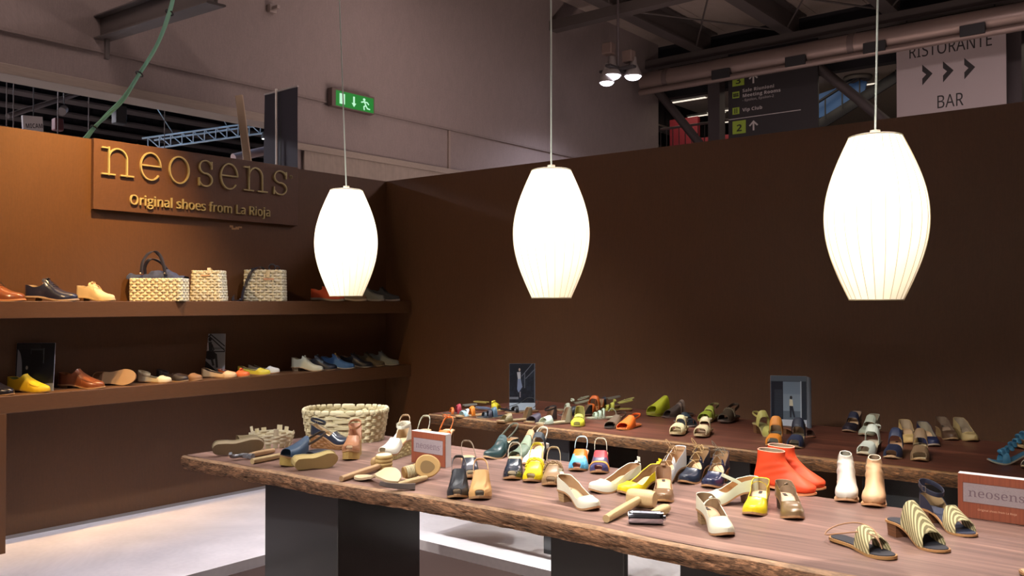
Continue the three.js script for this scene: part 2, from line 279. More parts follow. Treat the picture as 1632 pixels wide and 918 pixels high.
// spec: see the list of shoes further down
function buildShoe(o, g) {
  const l = makeLast(o), up = typeof o.c === 'string' ? M(o.c, o.rough ?? .5, o.coat ? { clearcoat: o.coat, clearcoatRoughness: .15 } : {}) : o.c, lin = M(o.lin ?? '#a88a6a', .8), sole = M(o.sole ?? BROWNSOLE, .55);
  const bottom = (s) => l.yb(s) - l.T;
  // the bottom
  part('outsole', soleGeo(l, (s) => l.yb(s), bottom, o.welt ?? .0025), sole, g);
  if (o.welt2) part('welt', soleGeo(l, (s) => l.yb(s) + .003, (s) => l.yb(s) - .001, .0036), M(o.welt2, .6), g);
  if (o.kind !== 'boot' && !o.closed) {
    part('insole', soleGeo(l, (s) => l.yb(s) + .0022, (s) => l.yb(s) - .001, -.002), M(o.ins ?? '#cdae86', .7), g);
    if (o.tag) { const s = .2, y = l.yb(s) + .0036; part('sock_label', new THREE.BoxGeometry(.036, .0012, .012).rotateZ(Math.atan2(l.yb(.26) - l.yb(.14), .12 * l.L)).translate(l.X(s), y, l.c(s)), M('#3a3430', .7), g); }
  }
  if (o.bot === 'wedge') part('wedge_heel', wedgeGeo(l, { s1: o.ws ?? (o.plat ? 1 : .68), woven: o.woven ?? 0, rows: o.rows ?? 4 }), o.heelMat ?? WOOD(o.heel ?? '#b98f3f'), g);
  else if ((o.hh ?? .012) > .004) part('heel', heelGeo(l, { hl: o.hl ?? .25, taper: o.taper ?? .86 }), o.heelMat ?? STACK(o.heel ?? '#8a6240'), g);
  // closed or half closed uppers
  if (o.kind === 'pump' || o.kind === 'oxford' || o.kind === 'loafer') {
    const hb = o.hb ?? (o.kind === 'pump' ? .05 : .07), lo = o.lo ?? .03;
    const tl = o.kind === 'pump' ? hermite([[0, hb], [.08, hb * .97], [.22, lerp(hb, lo, .6)], [.4, lo], [.7, lo * .75], [1, .01]]) : hermite([[0, hb], [.1, hb * .97], [.22, hb * .8], [.32, hb * .88], [.42, .082], [1, .05]]);
    const st = o.st ?? (o.kind === 'pump' ? .74 : .43), u = upperGeo(l, { tl, st, ds: o.ds ?? (o.kind === 'pump' ? .12 : .05), ruche: o.ruche ?? 0 });
    const m = part('upper', u.outer, up, g); part('lining', u.inner, lin, g);
    if (o.cap) part('toe_cap', bandGeo(l, [.78, .74, .78], [1, 1, 1], { off: .0026, t: .001 }), M(o.cap, o.rough ?? .5, o.coat ? { clearcoat: o.coat } : {}), g);
    if (o.counter) part('heel_counter', upperGeo(l, { tl: (s) => Math.min(tl(s) * .98, .06), s1: .26, off: .0028, t: .001 }).outer, M(o.counter, .5), g);
    if (o.tab) part('pull_tab', sweep([l.S(.0, PI / 2, .001), V(l.X(0) - .004, l.yb(0) + hb + .008, 0), V(l.X(0) + .006, l.yb(0) + hb + .011, 0), V(l.X(0) + .012, l.yb(0) + hb + .004, 0)], V(0, 0, 1), .018, .002), up, g);
    if (o.kind === 'oxford') {
      part('tongue', bandGeo(l, [.36, .34, .36], [.5, .5, .5], { f0: .3, f1: .7, off: -.001 }), up, g);
      part('facing', [bandGeo(l, [.36, .4, .4], [.6, .62, .62], { f0: .22, f1: .46, off: .0032, t: .0016 }), bandGeo(l, [.4, .4, .36], [.62, .62, .6], { f0: .54, f1: .78, off: .0032, t: .0016 })], o.face ? M(o.face, .55) : up, g);
      const lace = M(o.lace ?? '#2a2522', .8);
      for (let i = 0; i < 4; i++) { const s = .43 + i * .045; part('lace', tube([l.S(s, PI * .38, .006), l.S(s + .008, PI * .5, .0075), l.S(s, PI * .62, .006)], .0016, 8, 5), lace, g); }
      part('lace_bow', [...bowGeo(l.S(.42, PI / 2, .008), V(.25, .1, 1).normalize(), .022), tube([l.S(.43, PI / 2, .009), l.S(.5, PI * .38, .012), l.S(.55, PI * .28, .006)], .0014, 8, 5), tube([l.S(.43, PI / 2, .009), l.S(.5, PI * .62, .012), l.S(.56, PI * .7, .006)], .0014, 8, 5)], lace, g);
    }
    if (o.kind === 'loafer') { part('apron', bandGeo(l, [.44, .41, .44], [.8, .86, .8], { f0: .25, f1: .75, off: .0034, t: .0018, puff: .003 }), up, g); part('saddle_strap', bandGeo(l, [.47, .47, .47], [.58, .585, .58], { f0: .06, f1: .94, off: .0042, t: .0018 }), up, g); }
    if (o.mary) {
      const s = o.mary, pts = []; for (let i = 0; i <= 14; i++) { const F = PI * lerp(.02, .98, i / 14), e = Math.sin(F); pts.push(V(l.X(s - .01 + .05 * e), l.yb(s) + .034 + .024 * e, l.c(s) + Math.cos(F) * (l.w(s) * .92 + .003))); }
      part('strap', sweep(pts, V(1, .25, 0), o.sw ?? .011, .002), o.strapC ? M(o.strapC, .5) : up, g);
      if (o.knot) part('strap_knot', [...bowGeo(V(l.X(s + .03), l.yb(s) + .058, .006), V(.75, .0, .65).normalize(), .011)], o.strapC ? M(o.strapC, .5) : up, g);
      else part('button', new THREE.SphereGeometry(.004, 8, 6).translate(l.X(s + .01), l.yb(s) + .042, l.c(s) + l.w(s) * .9), M('#b8b0a0', .3, { metalness: .7 }), g);
    }
    if (o.open) {   // one end of the strap stands free
      const a = V(l.X(.34), l.yb(.34) + .036, l.c(.34) - l.w(.34) * .95), pts = [V(a.x - .01, a.y - .01, a.z), V(a.x + .012, a.y + .006, a.z), V(a.x + .042, a.y + .02, a.z + .004), V(a.x + .072, a.y + .034, a.z + .012)];
      part('strap', sweep(new THREE.CatmullRomCurve3(pts).getPoints(10), V(-.6, .8, .1), .013, .002), up, g);
    }
    if (o.bands) o.bands.forEach((b) => part('strap', bandGeo(l, b.b, b.f, { off: .004, ...b }), M(b.c ?? o.c, .55), g));
    if (o.laceup) {
      const lace = M(o.lace ?? '#b98d58', .7), zs = [.62, .5, .4, .3];
      for (let i = 0; i < 3; i++) for (const q of [1, -1]) part('lace', tube([l.S(zs[i], PI * (.5 - .2 * q), .003), l.S((zs[i] + zs[i + 1]) / 2, PI * .5, .004 + .004 * (q > 0)), l.S(zs[i + 1], PI * (.5 + .2 * q), .003)], .0014, 10, 5), lace, g);
      const a = V(l.X(.2), l.yb(.1) + .074, 0);
      part('lace_loop', [tube(ringLoop(14, (t) => V(a.x + .034 * Math.cos(t), a.y + .006 * Math.cos(t), .03 * Math.sin(t))), .0014, 40, 5, true), tube([V(a.x + .034, a.y, 0), V(a.x + .05, a.y + .03, .02), V(a.x + .045, a.y + .045, .026), V(a.x + .036, a.y + .02, .008), V(a.x + .034, a.y, 0)], .0014, 20, 5), tube([V(a.x + .034, a.y, 0), V(a.x + .05, a.y + .02, -.024), V(a.x + .06, a.y + .0, -.034), V(a.x + .04, a.y - .004, -.012)], .0014, 20, 5)], lace, g);
      part('side_tab', [bandGeo(l, [.46, .46, .46], [.53, .53, .53], { f0: .1, f1: .36, off: .003 }), bandGeo(l, [.46, .46, .46], [.53, .53, .53], { f0: .64, f1: .9, off: .003 })], up, g);
    }
  }
  if (o.kind === 'band') {
    for (const b of o.bands) part(b.n ?? 'strap', bandGeo(l, b.b, b.f, b), b.mat ?? M(b.c ?? o.c, b.rough ?? o.rough ?? .55, o.coat ? { clearcoat: o.coat, clearcoatRoughness: .2 } : {}), g);
    if (o.cuff) { const q = o.cuff, tl = hermite([[0, q.h], [.1, q.h], [q.s1 * .8, q.h * .5], [q.s1, .004]]), u = upperGeo(l, { tl, s1: q.s1 }); part('heel_counter', u.outer, q.c ? M(q.c, .55) : up, g); part('lining', u.inner, lin, g); }
  }
  if (o.sling) {
    const q = o.sling, s0 = q.s ?? .5, F = q.F ?? .2, A = l.S(s0, PI * F, .002), B = l.S(s0, PI * (1 - F), .002), yh = l.yb(0) + (q.h ?? .07), pts = [], N = 22;
    for (let i = 0; i <= N; i++) { const t = i / N * PI, e = Math.sin(t), c = Math.cos(t); pts.push(V(lerp(A.x, l.X(0) - .004, Math.pow(e, .75)), lerp(lerp(A.y, B.y, i / N), yh, Math.pow(e, .9)), lerp(A.z * clamp(c, 0, 1) * 0 + (c > 0 ? A.z : B.z), (c > 0 ? 1 : -1) * .029 * Math.pow(Math.abs(c), .55), Math.pow(e, .6)))); }
    part('sling_strap', sweep(pts, V(.55, 1, 0).normalize(), q.w ?? .009, .0022), q.c ? M(q.c, .55) : up, g);
    if (q.buckle) part('buckle', buckleGeo(pts[6], V(.6, .5, 0).normalize(), V(-.5, .6, 0).normalize()), M('#b9b2a4', .3, { metalness: .9 }), g);
  }
  if (o.ankle) {
    const q = o.ankle, x0 = l.X(q.x ?? .17), y0 = l.yb(.1) + (q.h ?? .066), rx = q.rx ?? .04, rz = q.rz ?? .031, tilt = q.tilt ?? -.3;
    part('ankle_strap', sweep(ringLoop(30, (t) => V(x0 + rx * Math.cos(t), y0 + rx * tilt * Math.cos(t), rz * Math.sin(t))), V(.15, 1, 0).normalize(), q.w ?? .013, .0025, true), q.c ? M(q.c, .55) : up, g);
    part('buckle', buckleGeo(V(x0 + .008, y0, l.mir > 0 ? rz + .002 : rz + .002), V(1, 0, 0), V(0, 1, 0), (q.w ?? .013) * .55), M('#b9b2a4', .3, { metalness: .9 }), g);
    if (q.stay) part('heel_stay', sweep([V(l.X(0) - .001, l.yb(0), 0), V(l.X(0) - .003, l.yb(0) + .04, 0), V(x0 - rx, y0 + rx * -tilt, 0)], V(0, 0, 1), .02, .002), q.c ? M(q.c, .55) : up, g);
  }
  if (o.tstrap) { const a = []; for (let i = 0; i <= 10; i++) a.push(l.S(lerp(.72, .3, i / 10), PI / 2, .004)); part('instep_strap', sweep(a, V(0, 0, 1), .014, .0025), up, g); }
  if (o.ruffle) for (let i = 0; i < 7; i++) { const s = lerp(.74, .34, i / 6), p = l.S(s, PI / 2, .006); part('ruffle', [0, 1, 2].map((k) => new THREE.SphereGeometry(.012, 12, 8).scale(1.15, .42, 1.5).rotateX((k - 1) * .7).rotateZ(.5 + .3 * Math.sin(i * 2.3 + k)).translate(p.x + .004 * (k - 1), p.y + .004 + .003 * (k % 2), p.z + (k - 1) * .012 + (i % 2 ? .004 : -.004))), up, g); }
  if (o.bow) { const p = l.S(o.bow.s, PI / 2, .007); part('bow', bowGeo(p, V(0, 0, 1), o.bow.r ?? .026), o.bow.c ? M(o.bow.c, .6) : up, g); }
  if (o.braid) { const b = o.braid, ps = [[], []]; for (let i = 0; i <= 40; i++) { const F = PI * lerp(.06, .94, i / 40); for (const k of [0, 1]) ps[k].push(l.S(b + .012 * Math.sin(i * .9 + k * PI), F, .006 + .002 * Math.cos(i * .9 + k * PI))); } part('braid', ps.map((p) => tube(p, .0042, 70, 6)), M(o.braidC ?? o.c, .55), g); }
  if (o.ties) for (const t of o.ties) part('tie', tube(t.map((p) => V(l.X(p[0]), l.yb(0) + p[1], p[2])), o.tieR ?? .0025, 28, 5), o.tieC ? M(o.tieC, .6) : up, g);
  if (o.print) part('printed_patch', bandGeo(l, [.5, .5, .5], [.58, .58, .58], { f0: .42, f1: .56, off: .0045, t: .0012 }), M(o.print, .7), g);
  if (o.kind === 'boot') {
    const Hs = o.shaft ?? .14, q = o.sb ?? 1, d = o.sd ?? 1, y0 = l.yb(.1) - .001;
    const rows = [[.124, Hs, .02, Hs + .004, .043], [.124, lerp(Hs, .098, .4), .019, lerp(Hs, .09, .4), .042], [.129, lerp(Hs, .098, .8), .016, lerp(Hs, .08, .8), .040], [.138, .093, .010, .066, .0385], [.150, .082, .003, .038, .0355], [.165, .070, .001, .016, .034], [.181, .060, .02, .0, .034], [.197, .051, .09, 0, .0365], [.213, .042, .155, 0, .0415], [.229, .033, .195, 0, .041], [.243, .023, .222, 0, .033], [.2485, .014, .238, 0, .018], [.2492, .007, .2485, .004, .0]];
    const fns = [0, 1, 2, 3, 4].map((k) => hermite(rows.map((r, i) => [i / (rows.length - 1), r[k]]))), K = l.L / .25;
    const at = (u, v, off) => {
      const a = v * 2 * PI, A = [fns[0](u) * K - l.L / 2, fns[1](u)], B = [fns[2](u) * K - l.L / 2, fns[3](u)], sh = u < .4 ? lerp(q, 1, u / .4) : 1, w = fns[4](u) * sh + off;
      let cx = (A[0] + B[0]) / 2, hx = (A[0] - B[0]) / 2; if (d !== 1) { const dd = u < .35 ? lerp(d, 1, u / .35) : 1; cx += hx * (dd - 1) * -.2; hx *= dd; }
      const cy = (A[1] + B[1]) / 2, hy = (A[1] - B[1]) / 2, c = Math.cos(a), s = Math.sin(a), hl = Math.hypot(hx, hy) || 1, k = (hl + off) / hl;
      const x = cx + hx * k * sgnpow(c, .9), yy = cy + hy * k * sgnpow(c, .9), crease = (o.crease ?? .0012) * Math.exp(-(((u - .33) / .16) ** 2)) * Math.sin(u * 46 + s * 3.4 + c * 2);
      const sx = (x + l.L / 2) / l.L, base = l.yb(clamp(sx, 0, 1)), mixb = clamp(1 - yy / .08, 0, 1);
      return [x, Math.max(yy + lerp(y0, base, mixb), base - .0005), l.c(clamp(sx, 0, 1)) * mixb + (w + crease) * sgnpow(s, c < 0 && u > .4 ? lerp(.85, .4, Math.min(1, (u - .4) * 5)) : .85), u, v];
    };
    part('upper', grid((u, v) => at(u, v, 0), 60, 40, { loopV: true }), up, g);
    part('lining', grid((u, v) => at(u * .3, v, -.0025), 16, 40, { loopV: true }), lin, g);
    part('collar_edge', grid((u, v) => { const a = at(0, u, .0006), b = at(0, u, -.003), t = Math.round(v * 3) / 3; return [lerp(a[0], b[0], t), lerp(a[1], b[1], t) + .0018 * Math.sin(PI * t), lerp(a[2], b[2], t)]; }, 40, 3), M(o.edge ?? '#d9b79a', .7), g);
    if (o.zip) part('zip', sweep([.02, .1, .2, .3].map((u) => V(...at(u, .25, .0015).slice(0, 3))), V(1, 0, 0), .007, .002), M('#8d8478', .5, { metalness: .5 }), g);
  }
  return l;
}
const SHOE_GROUPS = new Set();
function placeShoe(s) {
  const pu = s.at.length === 3 ? 0 : Math.atan((s.at[0] - 816) / FOC) * 180 / PI, h = s.hp ? onY(s.at[0], s.at[1], s.y).sub(onY(s.hp[0], s.hp[1], s.y)).setY(0).normalize() : heading(s.a + pu), L = s.L ?? .235, y = s.y, toe = s.at.length === 3 ? V(...s.at) : onY(s.at[0], s.at[1], y);
  const sc = s.sc ?? (s.y === TT ? .91 : 1), pos = toe.addScaledVector(h, -L * sc / 2 + (s.nudge ?? 0)); pos.y = y + (s.lift ?? 0);
  const g = thing(s.n ?? 'shoe', s.label, s.cat ?? 'shoe', pos, turnOf(h), s.group);
  buildShoe(s, g); g.scale.setScalar(sc);
  if (s.lie) {      // lies on its side or leans: its own axes are turned, then it is set down on the surface
    g.rotation.set(0, 0, 0); g.quaternion.setFromAxisAngle(V(0, 1, 0), turnOf(h)).multiply(new THREE.Quaternion().setFromAxisAngle(V(1, 0, 0), s.lie)).multiply(new THREE.Quaternion().setFromAxisAngle(V(0, 0, 1), s.pitch ?? 0));
    g.position.y = 0; g.updateMatrixWorld(true);
    let lo = 1e9; const p = V(0, 0, 0);
    g.traverse((m) => { if (m.isMesh) { const a = m.geometry.attributes.position; for (let i = 0; i < a.count; i++) { p.fromBufferAttribute(a, i).applyMatrix4(m.matrixWorld); lo = Math.min(lo, p.y); } } });
    g.position.y = y - lo + .0005;
  }
  return g;
}
// ------------------------------------------------------------------ the stand: walls, floor, shelves, tables
const WALL_H = 2.512;
struct('wall_left', box(-.1, 0, -.06, WALL_H, -.1, 5.2), WALL);
struct('wall_back', box(0, 9, -.06, WALL_H, -.1, 0), WALL);
struct('floor', box(-30, 16, -.2, -.07, -26, 14), M('#cfc8c4', .5));
struct('floor_carpet', box(0, 9, -.07, -.06, 0, 3.35), CARPET);
{ const e = .004; struct('floor_platform', [box(0, 1.5, -.06, 0, 0, 5.2), box(1.5, 9, -.06, 0, 0, 1.54)], WHITEFLOOR);
  struct('baseboard_left', box(0, .006, 0, .02, 0, 5.2), M('#8d8580', .5)); }
solo('wall_shelf', box(0, .32, 1.347, 1.447, 0, 4.9, .003), SHELF, 'thick brown upper wall shelf carrying the straw bags', 'shelf');
solo('wall_shelf', box(0, .32, .80, .90, 0, 4.9, .003), SHELF, 'thick brown lower wall shelf below the straw bags', 'shelf');
solo('shelf_support', box(0, .32, 0, .8, 3.24, 3.3, .002), SHELF, 'upright brown support panel under the lower shelf at the left edge', 'panel');
// scuff on the wall under the sign board
{ const p = onX(378, 364, 0); solo('tape_remnant', [[-.05, .012, .03, .016], [-.03, -.004, .035, .014], [0, .002, .03, .02], [.026, .01, .03, .012]].map(([z, y, w, h]) => box(0, .0012, p.y + y - h / 2, p.y + y + h / 2, p.z - z - w / 2, p.z - z + w / 2)), M('#b08a62', .8), 'scrap of pale torn tape on the left wall under the raised sign board', 'tape'); }

// raised sign board with letters
{
  const z0 = onX(475, 300, .035).z, z1 = onX(149, 300, .035).z, y0 = (onX(151, 333, .035).y + onX(475, 360, .035).y) / 2;
  const g = thing('sign_board', 'raised brown board with gold shop name letters on the left wall', 'sign', [0, y0, (z0 + z1) / 2], PI / 2);
  const W = z1 - z0, H = WALL_H + .002 - y0;
  part('board', box(-W / 2, W / 2, 0, H, 0, .035, .002), brown('#6e4a34'), g);
  const gold = M('#b9ab7c', .38, { metalness: .2 }), D = .016;
  // thin slab letters drawn as strokes in a unit cell of x height 1
  const arc = (cx, cy, rx, ry, a0, a1, n = 26) => Array.from({ length: n + 1 }, (_, i) => { const a = lerp(a0, a1, i / n) * PI / 180; return [cx + rx * Math.cos(a), cy + ry * Math.sin(a)]; });
  const GL = {
    n: [[[.0, .97], [.22, .97]], [[.22, 1.02], [.22, .0]], [[0, .04], [.42, .04]], [...arc(.5, .62, .28, .36, 180, 0), [.78, 0]], [[.58, .04], [1.0, .04]]],
    e: [[[.03, .52], [.97, .52]], [...arc(.5, .5, .47, .5, 0, 322, 40)]],
    o: [arc(.5, .5, .47, .5, 0, 360, 44)],
    s: [[...arc(.5, .745, .38, .25, 20, 270, 20), ...arc(.5, .255, .4, .25, 88, -160, 22)], [[.88, .98], [.88, .68]], [[.1, .32], [.1, .0]]],
  };
  const stroke = (path, sx, sy, x0, yb, w) => { const p = path.map((q) => V(x0 + q[0] * sx, yb + q[1] * sy, 0)), cl = p[0].distanceTo(p[p.length - 1]) < 1e-4; if (cl) p.pop(); const out = []; if (p.length === 2) { const d = p[1].clone().sub(p[0]).normalize(); return sweep(p, V(-d.y, d.x, 0), w, D); } return sweep(p, (t, i) => { const a = p[cl ? (i + p.length - 1) % p.length : Math.max(0, i - 1)], b = p[cl ? (i + 1) % p.length : Math.min(p.length - 1, i + 1)], d = b.clone().sub(a); return V(-d.y, d.x, 0); }, w, D, cl); };
  const spans = [['n', 162.5, 214], ['e', 224, 257.5], ['o', 270, 302.5], ['s', 315.5, 341], ['e', 352, 380], ['n', 389, 427], ['s', 435, 459.5]];
  const yB = onX(190, 281, .05).y - y0, yT = onX(186, 236, .05).y - y0, zc = (z0 + z1) / 2;
  for (const [ch, ua, ub] of spans) { const xa = -(onX(ua, 270, .05).z - zc), xb = -(onX(ub, 290, .05).z - zc); part('letter', GL[ch].map((p) => stroke(p, xb - xa, yT - yB, xa, yB, .011).translate(0, 0, .035 + D / 2)), gold, g); }
  const rc = -(onX(465, 284, .05).z - zc); part('registered_mark', [new THREE.TorusGeometry(.014, .002, 6, 20).translate(rc, yT - .035, .04), box(rc - .004, rc - .001, yT - .043, yT - .027, .038, .042), box(rc - .002, rc + .005, yT - .037, yT - .034, .038, .042)], gold, g);
  const font = await new FontLoader().loadAsync('fonts/droid/droid_sans_regular.typeface.json');
  const line = 'Original shoes from La Rioja', xa = -(onX(207, 315, .05).z - zc), xb = -(onX(430, 335, .05).z - zc), yb = onX(211, 325.5, .05).y - y0;
  const whole = new TextGeometry(line, { font, size: 1, depth: .01 }); whole.computeBoundingBox(); const wid = whole.boundingBox.max.x - whole.boundingBox.min.x, k = (xb - xa) / wid;
  let pen = 0; const adv = (s) => s.split('').reduce((a, c) => a + (font.data.glyphs[c]?.ha ?? 500) / font.data.resolution, 0), words = line.split(' ');
  let done = ''; for (const wd of words) { const t = new TextGeometry(wd, { font, size: 1, depth: .012 / k, curveSegments: 5, bevelEnabled: true, bevelThickness: .002 / k, bevelSize: .012, bevelSegments: 1 }); t.scale(k, k * 1.02, k); part('lettering', t.translate(xa + adv(done) * k, yb, .035), gold, g, 'gold word ' + wd); done += wd + ' '; }
}

// live edge slab tables on steel boxes
function slabTable(name, label, x0, x1, z0, z1, T, thick, seed, mt, ms, mb) {
  const g = thing(name, label, 'table', [(x0 + x1) / 2, 0, (z0 + z1) / 2]), cx = (x0 + x1) / 2, cz = (z0 + z1) / 2, N = 420, K = 14;
  const edge = (x, sgn) => .02 * n2(x * .9, seed + sgn * 7) + .008 * n2(x * 3.1, seed + sgn * 3) + .002 * n2(x * 11, seed + 20 + sgn);
  const prof = (x, t, sgn) => {   // t = 0 at the upper arris, 1 at the foot of the edge
    const y = T - .006 - (thick - .006) * t, n = n3(x * 6, t * 1.4, seed + sgn) * .002 + n3(x * 24, t * 4, seed + 5 + sgn) * .0008 + n3(x * 70, t * 8, seed + 9) * .0005, gouge = Math.max(0, n3(x * 9, t * 3, seed + 31 + sgn) - .6) * .014;
    return [y + n3(x * 14, t * 3, seed + 2) * .002 * Math.sin(PI * t) + (t > .97 ? .0015 * n2(x * 9, seed + 4) : 0), .006 + .004 * Math.sin(PI * Math.min(1, t * 1.1)) - .012 * t * t + (n - gouge) * Math.min(1, t * 5)];
  };
  const zf = (x) => z1 + edge(x, 1) * .6 - .004 - (seed === 1 ? .105 * THREE.MathUtils.smoothstep(x, 2.1, 4.1) + .02 * clamp((x - 4.1) / .9, 0, 1) : 0), zr = (x) => z0 - edge(x, -1) + .012, lip = .02;
  part('tabletop', [grid((u, v) => { const x = lerp(x0, x1, u); return [x - cx, T, lerp(zr(x), zf(x) - lip, v) - cz, x, lerp(z0, z1, v)]; }, N, 8, { flip: true }), grid((u, v) => { const x = lerp(x0, x1, u); return [x - cx, T - thick + .002, lerp(zr(x), zf(x) - .02, v) - cz, x, lerp(z0, z1, v)]; }, N, 2)], mt, g);
  part('sapwood_edge', [grid((u, v) => { const x = lerp(x0, x1, u), k = Math.round(v * 3), w = .9 + .35 * n2(x * 2.3, seed + 50); return [x - cx, [T, T - .0004, T - .002, T - .0065][k], zf(x) + [-lip * w - .0, -.006, 0, .0055][k] - cz, x, v * .03]; }, N, 3, { flip: true })], ms, g);
  part('bark_edge', [grid((u, v) => { const x = lerp(x0, x1, u), [y, d] = prof(x, v, 1); return [x - cx, y, zf(x) + d - cz, x, v * .07]; }, N * 2, K, { flip: true }), grid((u, v) => { const x = lerp(x0, x1, u), [y, d] = prof(x, v, -1); return [x - cx, v === 0 ? T : y, zr(x) - d + (v === 0 ? .004 : 0) - cz, x, v * .07]; }, N, 6)], mb, g);
  for (const x of [x0, x1]) part('sawn_end', grid((u, v) => { const t = v, [y, d] = prof(x, t, 1), [, e] = prof(x, t, -1); return [x - cx, v === 0 ? T : y, lerp(zr(x) - e, zf(x) + (v === 0 ? 0 : d), u) - cz, lerp(z0, z1, u), y]; }, 12, K, { flip: x === x0 }), mb, g);
  return { g, cx, cz };
}
const TT = .75;
function steelLeg(t, bx0, bx1, bz0, bz1, y0, y1) {
  const g = t.g; const m = part('leg', box(bx0 - t.cx, bx1 - t.cx, y0, y1, bz0 - t.cz, bz1 - t.cz, .003), STEEL, g);
  part('leg_seam', box(bx1 - t.cx - .004, bx1 - t.cx + .0012, y0, y1, bz1 - t.cz - .004, bz1 - t.cz + .0012), M('#6b6a6a', .4, { metalness: .6 }), m);
}
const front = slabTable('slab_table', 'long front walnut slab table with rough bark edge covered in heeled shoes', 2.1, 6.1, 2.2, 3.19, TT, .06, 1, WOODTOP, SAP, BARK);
steelLeg(front, 2.456, 2.95, 2.53, 3.0, -.06, TT - .055); steelLeg(front, 3.95, 4.245, 2.875, 2.9, -.06, TT - .055); steelLeg(front, 4.445, 4.65, 2.875, 2.9, -.06, TT - .055);
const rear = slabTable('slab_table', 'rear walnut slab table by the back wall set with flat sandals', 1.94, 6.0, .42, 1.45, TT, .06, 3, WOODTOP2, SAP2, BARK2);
steelLeg(rear, 2.72, 2.90, .55, 1.3, 0, TT - .055); steelLeg(rear, 3.6, 3.97, .55, 1.3, 0, TT - .055); steelLeg(rear, 4.5, 5.1, .55, 1.3, 0, TT - .055);

// ------------------------------------------------------------------ lamps
// rail with spotlights over the stand, above the frame
function rail(z, x0, x1, label) {
  const g = thing('lighting_rail', label, 'rail', [(x0 + x1) / 2, BAR_Y, z]);
  part('bar', box(-(x1 - x0) / 2, (x1 - x0) / 2, 0, .05, -.025, .025, .004), M('#2a2a2c', .4, { metalness: .6 }), g);
  for (const x of [x0 + .3, x1 - .3]) part('suspension_rod', rod(V(x - (x0 + x1) / 2, .05, 0), V(x - (x0 + x1) / 2, 6.2 - BAR_Y, 0), .006), M('#55565a', .4, { metalness: .6 }), g);
}
rail(2.72, 1.0, 6.2, 'dark rail holding the pendant cords above the front table');
rail(1.75, 1.0, 6.0, 'dark rail holding spotlights above the gap between both tables');
rail(5.8, .9, 6.0, 'dark rail holding spotlights in front of the tables');
SPOTS.forEach(([x, z, tx, ty, tz, cd, cone, col], i) => {
  const p = V(x, BAR_Y - .12, z), d = V(tx, ty, tz).sub(p).normalize();
  const g = thing('spotlight', 'small black can spotlight on the lighting rail above the stand', 'spotlight', p, 0, 'spotlights above the stand');
  const q = new THREE.Quaternion().setFromUnitVectors(V(0, -1, 0), d);
  const can = lathe([[.0, .11], [.03, .11], [.045, .1], [.048, 0], [.044, 0], [.042, .02], [.0, .03]], 20); can.applyQuaternion(q); part('housing', can, M('#1c1c1e', .4, { metalness: .4 }), g);
  const lens = new THREE.CylinderGeometry(.04, .04, .004, 20).translate(0, .012, 0); lens.applyQuaternion(q);
  part('lens', lens, new THREE.MeshStandardMaterial({ color: '#ffffff', emissive: col, emissiveIntensity: 8 }), g);
  part('arm', rod(V(0, .06, 0), V(0, .12, 0), .008), M('#1c1c1e', .4), g);
  const L = new THREE.SpotLight(col, cd, 0, cone, .8, 2); L.position.copy(p).addScaledVector(d, .02); L.target.position.set(tx, ty, tz); L.castShadow = true; L.shadow.radius = 2; scene.add(L, L.target);
});
HALL_PANELS.forEach(([x, y, z, w, h, k, col], i) => {
  const g = thing('hall_fill_panel', `added large square fill light panel ${PANEL_SIDE[i]}, outside the picture`, 'lamp', [x, y, z]);
  part('frame', box(-w / 2 - .03, w / 2 + .03, .0, .08, -h / 2 - .03, h / 2 + .03), M('#777777', .5), g);
  part('diffuser', box(-w / 2, w / 2, -.004, .0, -h / 2, h / 2), new THREE.MeshStandardMaterial({ color: '#ffffff', emissive: col, emissiveIntensity: k }), g);
  const L = new THREE.RectAreaLight(col, k, w, h); L.position.set(x, y - .02, z); L.lookAt(x, 0, z); scene.add(L);
});
